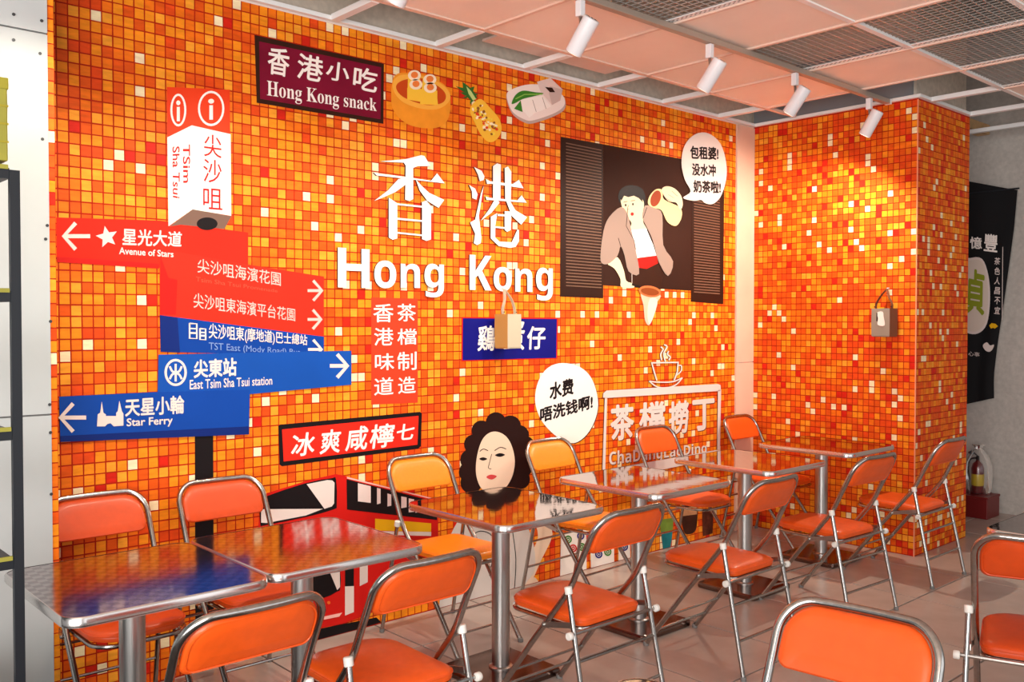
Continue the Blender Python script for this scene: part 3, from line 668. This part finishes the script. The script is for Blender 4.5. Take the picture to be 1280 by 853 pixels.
# --- bus print
t_ = sc(300, 580, 4.0615)
bu = sign('bus_print', 'print of a red double-decker bus low on the mural', 'wall print', (440, 690))
flat('shadow', [[(320, 790), (400, 786), (470, 772), (476, 778), (440, 797), (380, 815), (320, 830)]], black, bu, 0)
flat('bus_body', [t_((108,172),(130,150),(330,88),(480,52),(520,58),(700,110),(985,175),(1003,190),(1003,372),(990,600),(760,720),(530,808),(395,838),(150,850),(95,800),(90,320))], redD, bu, 1)
flat('roof_light', [t_((540,66),(990,178),(990,184),(540,74))], pink, bu, 2)
flat('windscreen_frame', [smoothp(t_((100,200),(130,165),(330,98),(460,73),(485,80),(488,205),(470,232),(330,270),(130,310),(100,305)), 2)], black, bu, 2)
flat('windscreen_shine', [t_((335,103),(440,82),(465,84),(476,95),(474,200),(462,216),(425,228)), t_((104,230),(418,228),(330,262),(130,300),(104,298))], offw, bu, 3)
flat('side_window_band', [t_((538,78),(1000,195),(997,285),(540,232))], black, bu, 2)
panes = ((595,98,660,113,198,190),(692,122,710,126,200,205),(745,150,764,156,212,216),(815,165,842,170,220,225),(853,175,880,180,243,246),(887,185,908,190,244,248),(918,225,942,228,250,252),(950,230,962,234,255,257),(968,234,984,238,258,260))
for x0, y0, x1, y1, y2, y3 in panes: flat('window_pane', [t_((x0,y0),(x1,y1),(x1,y2),(x0,y3))], offw, bu, 3)
flat('advert_panel', [t_((683,278),(967,302),(967,346),(683,338))], yellow, bu, 2); flat('advert_strip', [t_((700,342),(967,345),(967,366),(700,360))], offw, bu, 2)
flat('lower_windscreen', [smoothp(t_((200,560),(455,545),(505,545),(506,632),(490,648),(400,688),(200,720)), 2)], black, bu, 2)
flat('lower_windscreen_shine', [t_((455,556),(503,548),(504,625),(490,640))], offw, bu, 3)
flat('door_glass', [t_((530,400),(575,395),(575,620),(530,622))], black, bu, 2); flat('door_panel', [t_((530,622),(575,620),(575,752),(530,770))], offw, bu, 2); flat('side_panel', [t_((605,400),(645,395),(645,600),(605,620))], offw, bu, 2)
flat('headlamp_rim', [ell(*t_((412, 740))[0], 5.2, 5.2)], black, bu, 3); flat('headlamp', [ell(*t_((412, 740))[0], 4, 4)], offw, bu, 4); flat('indicator', [ell(*t_((447, 704))[0], 2, 2)], mat('print_orange', (230, 110, 40), .6), bu, 3)
flat('bumper_line', [t_((398,780),(515,755),(500,775),(400,795))], pink, bu, 3)
# --- low cards and drinks
z = sc(600, 640, 4.0)
for lb, pb, cs in (('print of a white domino card with green and red rings', ((402,112),(528,85),(530,300),(398,330)), (((437,138), green), ((462,182), redD), ((500,120), navy), ((505,175), green))),
                   ('print of a white domino card with blue and green rings', ((548,80),(665,60),(668,262),(552,285)), (((590,212), navy), ((635,200), green), ((600,150), redD))),
                   ('print of a white domino card with one blue ring, nearest the drinks', ((688,60),(745,50),(748,235),(690,252)), (((718,175), navy), ((716,110), green)))):
    c = sign('domino_card_print', lb, 'wall print', z((500, 200))[0]); c['group'] = 'domino cards printed low on the mural'
    flat('card', [z(*pb)], white, c, 1)
    for (p, m_) in cs:
        X, Yp = z(p)[0]; ring('ring', ell(X, Yp, 4.6, 5), ell(X, Yp, 2.9, 3.2), m_, c, 3); ring('ring', ell(X, Yp, 2.1, 2.4), ell(X, Yp, .9, 1), m_, c, 3)
d = sign('drink_print', 'print of a glass of green and blue drink low on the wall', 'wall print', (830, 675)); d['group'] = 'drinks printed low on the mural'
flat('drink', [z((895,40),(965,30),(958,120),(950,185),(912,192),(905,120))], mat('print_teal', (30, 120, 130), .5, var=.4, scale=8), d, 1); flat('drink_top', [z((895,40),(965,30),(960,95),(900,100))], mat('print_mint', (120, 150, 60), .5, var=.2, scale=12), d, 2)
d = sign('drink_print', 'print of a cup of milky brown drink low on the wall', 'wall print', (860, 655)); d['group'] = 'drinks printed low on the mural'
flat('drink', [smoothp(z((1005,-20),(1080,-30),(1082,60),(1070,100),(1040,112),(1015,95)), 3)], mat('print_coffee', (66, 34, 24), .5, var=.3, scale=12), d, 1); flat('drink_top', [z((1005,-20),(1080,-30),(1081,12),(1008,22))], mat('print_milk', (196, 140, 100), .5, var=.15, scale=20), d, 2)
d = sign('drink_print', 'print of a dark dessert cup nearest the far end of the wall', 'wall print', (885, 655)); d['group'] = 'drinks printed low on the mural'
flat('drink', [z((1108,0),(1165,-12),(1160,108),(1112,122))], mat('print_dessert', (84, 40, 28), .5, var=.5, scale=25), d, 1)

def pick(p):
    d = p-Vector((0, 0, EYE)); dep = d.dot(FW); x = CX+FPX*d.dot(RT)/dep; y = CY-FPX*d.dot(UV)/dep
    return x > 74 and 4 < y < 600 and p.x < 2.4 and not inside(p.x, p.z)
random.seed(11)
mosaic(wl, V((PXE+.01, WY-.002, .004)), V((1, 0, 0)), V((0, -1, 0)), MX1-PXE-.01, .0462, .0493, WL, pick=pick)

# ================================================================== FURNITURE
def pad_mesh(outline, prof, fn):
    """outline 2D, prof list of (scale_inset, height); fn maps (u,v,h)->xyz"""
    cu = sum(p[0] for p in outline)/len(outline); cv = sum(p[1] for p in outline)/len(outline)
    W = max(p[0] for p in outline)-cu; D = max(p[1] for p in outline)-cv
    bm = bmesh.new(); rings = []
    for ins, h in prof:
        su = 1-ins/W; sv = 1-ins/D; rings.append([fn(cu+(u-cu)*su, cv+(v-cv)*sv, h) for u, v in outline])
    rings_mesh(bm, rings); return bm
def make_chair(vin, label, group):
    t = thing('folding_chair', label, 'chair', group=group)
    HW = .205
    def side(s):
        return [(s*HW, .600, .012), (s*HW, .35, .335), (s*HW, .20, .515), (s*HW, .145, .585), (s*HW, .118, .63), (s*HW, .085, .70), (s*HW, .045, .78)]
    R_ = .085; cor = []
    zt = .908; 
    def bow(x): return -.022*(1-(x/HW)**2)
    def yz(zz): return .045+(zz-.78)*(-.5)
    for kk in range(7):
        a = math.radians(90*kk/6); x = -(HW-R_)-R_*math.cos(a); zz = zt-R_+R_*math.sin(a); cor.append((x, yz(zz)+bow(x)*1, zz))
    top = cor+[(x, yz(zt)+bow(x), zt) for x in (-.06, 0, .06)]+[(-x, y, zz) for x, y, zz in cor[::-1]]
    path = side(-1)+top+side(1)[::-1]
    path = [p for p in smooth_path(path, 2)]
    tube_obj('frame_tube', path, .0125, chrome, t, 10)
    for s in (-1, 1):
        tube_obj('rear_leg', [(s*.24, 0, .012), (s*.232, .07, .34), (s*.226, .122, .585)], .0108, chrome, t)
        disc_tube('leg_cap', (s*.226, .124, .597), (0, .2, 1), .0155, .03, plastic, t, 12)
        disc_tube('pivot_knob', (s*.262, .082, .435), (1, 0, 0), .0155, .022, plastic, t, 14, .3)
        disc_tube('rubber_foot', (s*.24, 0, .01), (0, 0, 1), .0135, .02, rubber, t, 12)
        disc_tube('rubber_foot', (s*HW, .602, .01), (0, 0, 1), .015, .02, rubber, t, 12)
        bm = bmesh.new()
        A = Vector((s*.219, .275, .425)); B = Vector((s*.219, .105, .462)); d = (B-A).normalized(); n = Vector((0, -d.z, d.y))*.011
        rr = [[(p+n*a+Vector((b_, 0, 0)))[:] for a, b_ in ((-1,-.002),(1,-.002),(1,.002),(-1,.002))] for p in (A, B)]
        rings_mesh(bm, rr); mesh_obj('hinge_bracket', bm, steel, t)
        disc_tube('rivet', (s*.223, .27, .426), (1, 0, 0), .007, .012, chrome, t, 10)
    for z_, y_, w_ in ((.435, .088, .262), (.17, .035, .236), (.33, .068, .232)):
        tube_obj('stretcher', [(-w_, y_, z_), (w_, y_, z_)], .007 if z_ < .4 else .008, chrome, t, 8)
    for z_ in (.10, .19):
        y_ = .600-(z_-.012)*.82; tube_obj('stretcher', [(-HW, y_, z_), (HW, y_, z_)], .0065, chrome, t, 8)
    # seat frame loop and seat
    so = rrect(.35, .44, .05, 5, .09); so = [(x, y+.325) for x, y in so]
    tube_obj('seat_frame', [(x*1.02, y, .434) for x, y in so], .009, chrome, t, 8, True)
    so = rrect(.372, .455, .05, 6, .11); so = [(x, y+.322) for x, y in so]
    bm = pad_mesh(so, [(.012, .444), (.002, .447), (0, .455), (0, .468), (.006, .478), (.02, .485), (.05, .490), (.11, .4925), (.17, .493)], lambda u, v, h: (u, v, h+.006*math.sin((v-.1)*6)))
    seat = mesh_obj('seat', bm, vin, t, True)
    tube_obj('piping', [(x*1.005, y, .468+.006*math.sin((y-.1)*6)) for x, y in so], .003, vin, seat, 6, True)
    # backrest pad in the plane of the upper tube
    def bf(u, v, h):
        zz = v; return (u, yz(zz)+bow(u)+h, zz)
    bo = []
    for (sx, sz, a0, rr) in ((1, 0, -90, .03), (1, 1, 0, .078), (-1, 1, 90, .078), (-1, 0, 180, .03)):
        for kk in range(7):
            a = math.radians(a0+90*kk/6); zc = (.745+rr) if sz == 0 else (.897-rr)
            bo.append((sx*(.189-rr)+rr*math.cos(a), zc+rr*math.sin(a)))
    prof = [(.045, -.0175), (.02, -.0165), (.006, -.012), (0, -.004), (0, .004), (.006, .012), (.02, .0165), (.045, .0175)]
    W = .189
    def ringat(ins, h):
        cu, cv = 0, .821; return [bf(u*(1-ins/.189), cv+(v-cv)*(1-ins/.076), h) for u, v in bo]
    bm = bmesh.new(); rings_mesh(bm, [ringat(*p) for p in prof]); bk = mesh_obj('backrest', bm, vin, t, True)
    tube_obj('piping', [bf(u*.955, .821+(v-.821)*.89, -.0145) for u, v in bo], .0028, vin, bk, 6, True)
    return t
CH = [  # x, y, rz, vinyl, label, group
 (1.31, 4.07, math.pi, vinylR, 'orange folding chair against the wall at the leftmost table, beside the pale board', 'b'),
 (1.865, 4.075, math.pi, vinylR, 'orange folding chair against the wall in front of the black pylon pole', 'b'),
 (2.99, 4.06, math.pi, vinylLit, 'window-lit orange folding chair against the wall in front of the bus print', 'b'),
 (4.0, 4.07, math.pi+.05, vinylLit, 'window-lit orange folding chair against the wall under the round speech bubble', 'b'),
 (5.03, 4.07, math.pi, vinyl, 'orange folding chair against the wall in front of the teacup emblem', 'b'),
 (6.12, 4.11, math.pi, vinyl, 'orange folding chair against the wall in the corner by the column', 'b'),
 (1.12, 2.24, 0, vinyl, 'orange folding chair at bottom left pulled up to the leftmost table, seen from behind', 'f'),
 (1.75, 2.31, 0, vinyl, 'orange folding chair seen from behind at the second table from the left', 'f'),
 (2.795, 2.38, 0, vinyl, 'orange folding chair seen from behind at the third table, near the domino prints', 'f'),
 (3.84, 2.39, 0, vinyl, 'orange folding chair seen from behind at the fourth table from the left', 'f'),
 (4.905, 2.415, -.06, vinyl, 'orange folding chair seen from behind at the fifth table, left of the rightmost one', 'f'),
 (5.95, 2.44, 0, vinyl, 'orange folding chair standing in front of the mosaic column corner', 'f'),
 (2.205, 1.13, math.pi/2+.10, vinyl, 'orange folding chair backrest in the foreground at bottom centre right', 'n'),
 (3.445, 1.105, -math.pi/2+.33, vinylR, 'orange folding chair cut off by the right edge, beside the dark table', 'n')]
GR = {'b': 'folding chairs along the mural wall', 'f': 'folding chairs on the aisle side of the table row', 'n': 'folding chairs in the foreground'}
pro = {}
for x, y, rz, vn, lb, gp in CH:
    if vn.name not in pro: o = pro[vn.name] = make_chair(vn, lb, GR[gp])
    else: o = copy_tree(pro[vn.name])
    o.location = (x, y, 0); o.rotation_euler = (0, 0, rz); o['label'] = lb; o['group'] = GR[gp]

def make_table(tm):
    t = thing('cafe_table', '', 'table')
    o = rrect(.64, .70, .06, 7)
    bm = bmesh.new(); oi = [(x*.992, y*.992) for x, y in o]
    rings_mesh(bm, [[(x, y, .772) for x, y in oi], [(x, y, .8005) for x, y in oi]]); mesh_obj('tabletop', bm, tm, t)
    bm = bmesh.new()
    prof = ((0, .770), (.0, .772), (.0035, .776), (.0035, .796), (0, .8015), (-.003, .8015)); rr = []
    for e, zz in prof: rr.append([(x*(1+e/.33), y*(1+e/.35), zz) for x, y in o])
    rings_mesh(bm, rr, False, False); mesh_obj('edge_band', bm, alu, t, True)
    bm = bmesh.new(); tube(bm, [(0, .03, .03), (0, .03, .765)], .0425, 28); mesh_obj('column', bm, steel, t, True)
    box('mounting_plate', (-.16, -.16, .763), (.16, .16, .772), mat('dark_bracket', (60, 58, 56), .5, .5), t)
    bm = bmesh.new()
    rings_mesh(bm, [[(x*s, y*s+.035, zz) for x, y in rrect(.41, .41, .02, 4)] for s, zz in ((.99, .002), (1, .008), (1, .022), (.985, .032), (.97, .034))])
    mesh_obj('base_plate', bm, baseM, t)
    bm = bmesh.new(); tube(bm, [(0, .03, .034), (0, .03, .04), (0, .03, .046)], [.056, .056, .045], 28); mesh_obj('column_collar', bm, steel, t, True)
    return t
TB = [(1.125, 3.12, topChk, 'steel-topped square table at far left beside the black shelf post'), (1.78, 3.145, topChk, 'steel-topped square table second from left, in front of the bus print'),
 (2.835, 3.175, topM, 'steel-topped square table third from left, in front of the woman print'), (3.85, 3.19, topM, 'steel-topped square table fourth from left, below the tea emblem'),
 (4.87, 3.20, topM, 'steel-topped square table fifth from left, next to the column end'), (5.88, 3.25, topM, 'steel-topped square table against the mosaic column'),
 (4.285, 1.14, topM, 'dark reflecting table cut off by the right edge'), (1.38, 1.075, topM, 'steel table whose rounded corner shows at the bottom edge')]
pt = {}
for i, (x, y, tm, lb) in enumerate(TB):
    if tm.name not in pt: o = pt[tm.name] = make_table(tm)
    else: o = copy_tree(pt[tm.name])
    o.location = (x, y, 0); o['label'] = lb; o['group'] = 'square steel cafe tables'

# ================================================================== SPOTLIGHTS
lampw = mat('lamp_white', (232, 230, 232), .35); lens = mat('lamp_lens', (255, 240, 215), .3, emit=1.5)
SP = [(1.12, (-.10, .54, -.76), 'unseen track spotlight added to light the wall around the direction boards'), (2.15, (-.10, .54, -.76), 'white track spotlight whose tip shows at the top edge, leftmost'), (3.17, (-.10, .54, -.76), 'large white track spotlight with vent holes, second from the left'),  # first spotlight is out of view, added to brighten the wall's left end
      (4.19, (-.10, .54, -.76), 'white track spotlight in the middle of the ceiling track'), (5.06, (-.10, .54, -.76), 'white track spotlight near the far end of the mural'), (6.0, (-.08, .46, -.82), 'white track spotlight in front of the column')]
for x, dr, lb in SP:
    t = thing('track_spotlight', lb, 'spotlight', (x, 3.0, H-.04), 0, 'white cylindrical track spotlights')
    box('adapter', (-.016, -.0, -.075), (.016, .035, 0), lampw, t, .003)
    tube_obj('stem', [(0, .018, -.07), (0, .012, -.125)], .008, chrome, t, 10)
    dv = Vector(dr).normalized(); c = Vector((0, 0, -.165)); a = c-dv*.085; b = c+dv*.095
    tube_obj('lamp_body', [a, a+dv*.004, b-dv*.003, b], [.034, .0405, .0405, .039], lampw, t, 28)
    bm = bmesh.new(); u = dv.orthogonal().normalized(); v = dv.cross(u)
    for kk in range(8):
        an = kk*math.pi/4; p = a+(u*math.cos(an)+v*math.sin(an))*.024; tube(bm, [p-dv*.0012, p+dv*.002], .005, 8)
    tube(bm, [a-dv*.0012, a+dv*.002], .005, 8); mesh_obj('vent_holes', bm, mat('vent_dark', (90, 70, 60), .7), t)
    tube_obj('lamp_lens', [b-dv*.001, b+dv*.0015], .030, lens, t, 20)
    ld = bpy.data.lights.new('spot_beam', 'SPOT'); ld.energy = 120 if x > 5.9 else 62; ld.color = (1, .90, .74); ld.spot_size = math.radians(150 if x > 5.9 else 96); ld.spot_blend = .7; ld.shadow_soft_size = .03
    lo = bpy.data.objects.new('spot_beam', ld); link(lo, t); lo.location = b+dv*.008; lo.rotation_euler = dv.to_track_quat('-Z', 'Y').to_euler()

# ================================================================== HANGING CUP BAGS
def cloth_bag(loc, rz, label, m1, m2, strap, w_, d_, h_, apex, sticker=False, strapm=None):
    t = thing('cup_bag', label, 'bag', loc, rz, 'cup bags hung on the mosaic walls')
    bm = bmesh.new(); fs = []
    R0 = [(-w_/2, -d_/2), (w_/2, -d_/2), (w_/2, d_/2), (-w_/2, d_/2)]
    def rg(s, z_): return [(x*s, y*s, z_) for x, y in R0]
    rings_mesh(bm, [rg(.94, -h_), rg(1, -h_+.008), rg(1.02, -h_*.5), rg(1, 0), rg(.93, 0), rg(.9, -h_+.02)], True, True)
    for f_ in bm.faces:
        c = f_.calc_center_median()
        if abs(c.x) > w_*.46 and abs(c.y) < d_*.3: f_.material_index = 1
    mesh_obj('bag_body', bm, [m1, m2], t)
    for s in (-1, 1):
        tp = [(s*w_*.42, -d_*.1, -.02), (s*w_*.44, -d_*.05, .03), (s*w_*.24, 0, apex*.6), (0, d_*.3, apex)]
        sp = smooth_path(tp, 4); bm = bmesh.new()
        rr = [[(p+Vector(o))[:] for o in ((-.0015, -.010, 0), (.0015, -.010, 0), (.0015, .010, 0), (-.0015, .010, 0))] for p in sp]
        rings_mesh(bm, rr); mesh_obj('strap', bm, strapm or m2, t)
        disc_tube('rivet', (s*w_*.46, -d_*.1-.010, .012), (0, 1, 0), .004, .004, blackmetal, t, 10)
    disc_tube('wall_hook', (0, d_*.3+.012, apex+.004), (0, 1, 0), .005, .02, plastic, t, 10)
    if sticker:
        bm = bmesh.new(); pts_ = smoothp([(-.03, -.03), (.02, -.022), (.03, -.06), (.038, -.12), (-.022, -.115), (-.018, -.07)], 3)
        vs = [bm.verts.new((x, -d_/2-.003, z_)) for x, z_ in pts_]; bm.faces.new(vs); mesh_obj('white_sticker', bm, white, t)
        box('dark_mark', (-.032, -d_/2-.004, -.09), (-.024, -d_/2-.001, -.03), black, t)
        box('yellow_lining', (-.03, -d_/2+.006, -.002), (.025, -d_/2+.012, .008), yellow, t)
    return t
X, Zz = P(634, 392)
cloth_bag((X-.07, WY-.085, Zz-.005), math.radians(8), 'tan canvas cup bag hanging over the navy blue sign', mat('pale_canvas', (196, 184, 160), .85, bump=.4, scale=400), mat('tan_canvas', (186, 136, 70), .85, bump=.4, scale=400), None, .125, .10, .205, .15, strapm=MATS['pale_canvas'])
Yy, Zz = PX(1105, 386, CXF)
cloth_bag((CXF-.055, Yy-.03, Zz), math.radians(-104), 'grey cup bag with white sticker hanging on the mosaic column', mat('grey_canvas', (150, 138, 124), .85, bump=.4, scale=400), mat('brown_strap', (120, 70, 44), .8), None, .155, .08, .20, .14, True)

# ================================================================== BANNER, EXTINGUISHER
bn = thing('hanging_banner', 'black cloth banner with white writing hanging on the grey end wall', 'banner')
BX = 8.36
bq = lambda x, y: PX(x, y, BX)
bm = bmesh.new(); N1, N2 = 16, 24; L = [bq(1196, 222), bq(1196, 508)]
edge = [(238, 1272), (285, 1268), (330, 1262), (380, 1255), (430, 1247), (470, 1242), (498, 1242)]
def ex(t):
    y = 238+(498-238)*t
    for (ya, xa), (yb, xb) in zip(edge, edge[1:]):
        if ya <= y <= yb: return xa+(xb-xa)*(y-ya)/(yb-ya), y
    return 1242, 498
grid = []
for j in range(N2+1):
    t = j/N2; xr, yr = ex(t); xl, yl = 1196, 224+(508-224)*t; row = []
    for i in range(N1+1):
        s = i/N1; a = bq(xl+(xr-xl)*s, yl+(yr-yl)*s); row.append((a[0], a[1], BX+.015*math.sin(s*11+t*2)*(.3+t)))
    grid.append(row)
F1 = [[bm.verts.new((c-.001, a, b)) for a, b, c in row] for row in grid]; F2 = [[bm.verts.new((c+.002, a, b)) for a, b, c in row] for row in grid]
for A, sgn in ((F1, 1), (F2, -1)):
    for j in range(N2):
        for i in range(N1): bm.faces.new((A[j][i], A[j][i+1], A[j+1][i+1], A[j+1][i]))
mesh_obj('banner_cloth', bm, mat('black_cloth', (14, 13, 16), .9, bump=.3, scale=200), bn, True)
def bmap(k): return lambda a, b, z_: (BX-.024-k*.001-z_*2, a, b)
def bpoly(name, poly, m, k):
    bm = bmesh.new(); vs = [bm.verts.new(bmap(k)(*bq(*p), 0)) for p in poly]; bm.faces.new(vs).normal_update(); bmesh.ops.triangulate(bm, faces=bm.faces[:], ngon_method='EAR_CLIP'); return mesh_obj(name, bm, m, bn)
def btext(s, q_, m, k=2, bold=.02): text('lettering', s, [bq(*p) for p in q_], m, bn, k, bold, mapf=bmap(k))
btext('憶', [(1214, 296), (1229, 297), (1229, 312), (1214, 311)], white); btext('豐', [(1232, 292), (1249, 294), (1248, 316), (1231, 314)], white)
bpoly('emblem_ring', smoothp([(1203, 330), (1214, 323), (1229, 324), (1237, 345), (1239, 375), (1235, 405), (1224, 417), (1210, 416), (1202, 405)], 4), offw, 1)
bpoly('emblem_face', smoothp([(1204, 333), (1214, 326), (1228, 327), (1234.5, 346), (1236.5, 375), (1233, 403), (1223, 414), (1211, 413), (1204, 403)], 4), mat('banner_emblem', (222, 205, 190), .8), 2)
btext('貞', [(1210, 334), (1233, 340), (1232, 395), (1208, 392)], mat('banner_green', (140, 150, 30), .8), 4, .03)
for i, ch in enumerate('茶色人昌不宜'):
    y = 322+i*12.3; btext(ch, [(1245, y), (1252, y+.6), (1251, y+9.6), (1244, y+9)], offw, 2, .01)
bpoly('yellow_fan', [(1238, 407), (1241, 404), (1246, 405), (1249, 408), (1245, 411), (1243, 410), (1240, 411)], yellow, 2)
bpoly('white_knot', smoothp([(1230, 432), (1235, 428), (1239, 432), (1244, 431), (1242, 437), (1238, 440), (1233, 438)], 3), offw, 2)
bpoly('side_line', [(1254.5, 309), (1255.3, 309), (1254.5, 400), (1253.7, 400)], offw, 2)
btext('心事', [(1212, 439), (1226, 441), (1226, 446), (1212, 445)], offw, 2, 0)
box('banner_rod', (BX-.006, bq(1274, 238)[0], bq(1272, 236)[1]-.004), (BX+.006, bq(1196, 224)[0], bq(1272, 236)[1]+.008), blackmetal, bn)

bxo = thing('red_box', 'dark red box standing on the floor beyond the column', 'box', (8.17, 3.13, 0))
box('box_body', (-.13, -.14, 0), (.13, .14, .175), mat('dark_red_box', (110, 20, 20), .4), bxo, .006); box('box_lid', (-.135, -.145, .165), (.135, .145, .185), MATS['dark_red_box'], bxo, .004)
fe = thing('fire_extinguisher', 'fire extinguisher in clear plastic wrap standing on the red box', 'fire extinguisher', (8.17, 3.12, .186))
def lathe(name, prof, m, parent, n=24, off=(0, 0)):
    bm = bmesh.new(); rings_mesh(bm, [[(off[0]+r_*math.cos(2*math.pi*k/n), off[1]+r_*math.sin(2*math.pi*k/n), z_) for k in range(n)] for r_, z_ in prof]); return mesh_obj(name, bm, m, parent, True)
lathe('cylinder', [(.06, .002), (.072, .01), (.075, .03), (.075, .22), (.06, .265), (.03, .285), (.02, .3)], mat('extinguisher_red', (96, 16, 16), .35), fe)
lathe('label', [(.0765, .07), (.0765, .17)], mat('extinguisher_label', (190, 160, 40), .5), fe)
lathe('valve', [(.018, .295), (.022, .3), (.022, .33), (.014, .34)], blackmetal, fe)
tube_obj('handle', smooth_path([(0, 0, .335), (-.03, .03, .36), (-.06, .05, .35)]), .008, blackmetal, fe, 8)
tube_obj('hose', smooth_path([(0, .02, .32), (-.03, .08, .3), (-.04, .1, .2), (-.04, .095, .1)]), .009, blackmetal, fe, 8)
bagm = mat('clear_plastic', (235, 235, 235), .12, trans=1); random.seed(5)
bm = bmesh.new(); rings_mesh(bm, [[((r_+random.uniform(-.006, .006))*math.cos(2*math.pi*k/20), (r_+random.uniform(-.006, .006))*math.sin(2*math.pi*k/20), z_) for k in range(20)] for r_, z_ in ((.098, .004), (.105, .05), (.118, .13), (.116, .2), (.105, .27), (.08, .33), (.045, .375), (.03, .39), (.05, .42))], False, False); mesh_obj('plastic_wrap', bm, bagm, fe, True)

# ================================================================== SHELF AT THE LEFT
sh = thing('shelf_unit', 'black metal shelving unit at the far left with yellow-green board edges', 'shelf')
SX, SY = .722, 2.86
dep = lambda x, y: Vector((x, y, 0)).dot(F0)
box('post', (SX-.026, SY, 0), (SX, SY+.02, 2.075), blackmetal, sh); box('post', (SX-.026, SY+.36, 0), (SX, SY+.39, 2.075), blackmetal, sh); box('post', (-.33, SY, 0), (-.30, SY+.02, 2.075), blackmetal, sh); box('post', (-.33, SY+.36, 0), (-.30, SY+.39, 2.075), blackmetal, sh)
for zz in (2.08, 1.735, 1.345, .98, .52, .12):
    box('shelf_board', (-.30, SY+.004, zz-.03), (SX-.026, SY+.386, zz), blackmetal, sh); box('board_edge', (-.30, SY-.002, zz-.004), (SX-.03, SY+.006, zz+.008), lime, sh)
bxx = thing('display_box', 'yellow-green striped box on top of the black shelving unit', 'box', (.45, 3.0, 2.10))
box('box_body', (-.35, -.13, 0), (.245, .16, .21), lime, bxx, .004); box('box_lid', (-.353, -.133, .2), (.248, .163, .232), mat('box_lid_green', (150, 140, 40), .6), bxx, .003)
for zz in (.05, .1, .15): box('stripe', (-.352, -.1315, zz), (.247, -.13, zz+.006), mat('stripe_olive', (150, 136, 30), .6), bxx)
# red and white sack under the table's left side, in front of the board
sk = thing('packet_sack', 'red and white packaged sack on the floor behind the shelf post', 'sack', (.60, 3.45, 0))
lathe('sack_body', [(.14, 0), (.165, .03), (.17, .2), (.16, .4), (.12, .50), (.03, .53)], mat('sack_white', (215, 212, 208), .5), sk, 20)
lathe('red_band', [(.1715, .10), (.1725, .15)], redD, sk, 20); lathe('red_band', [(.1655, .36), (.1615, .41)], redD, sk, 20)
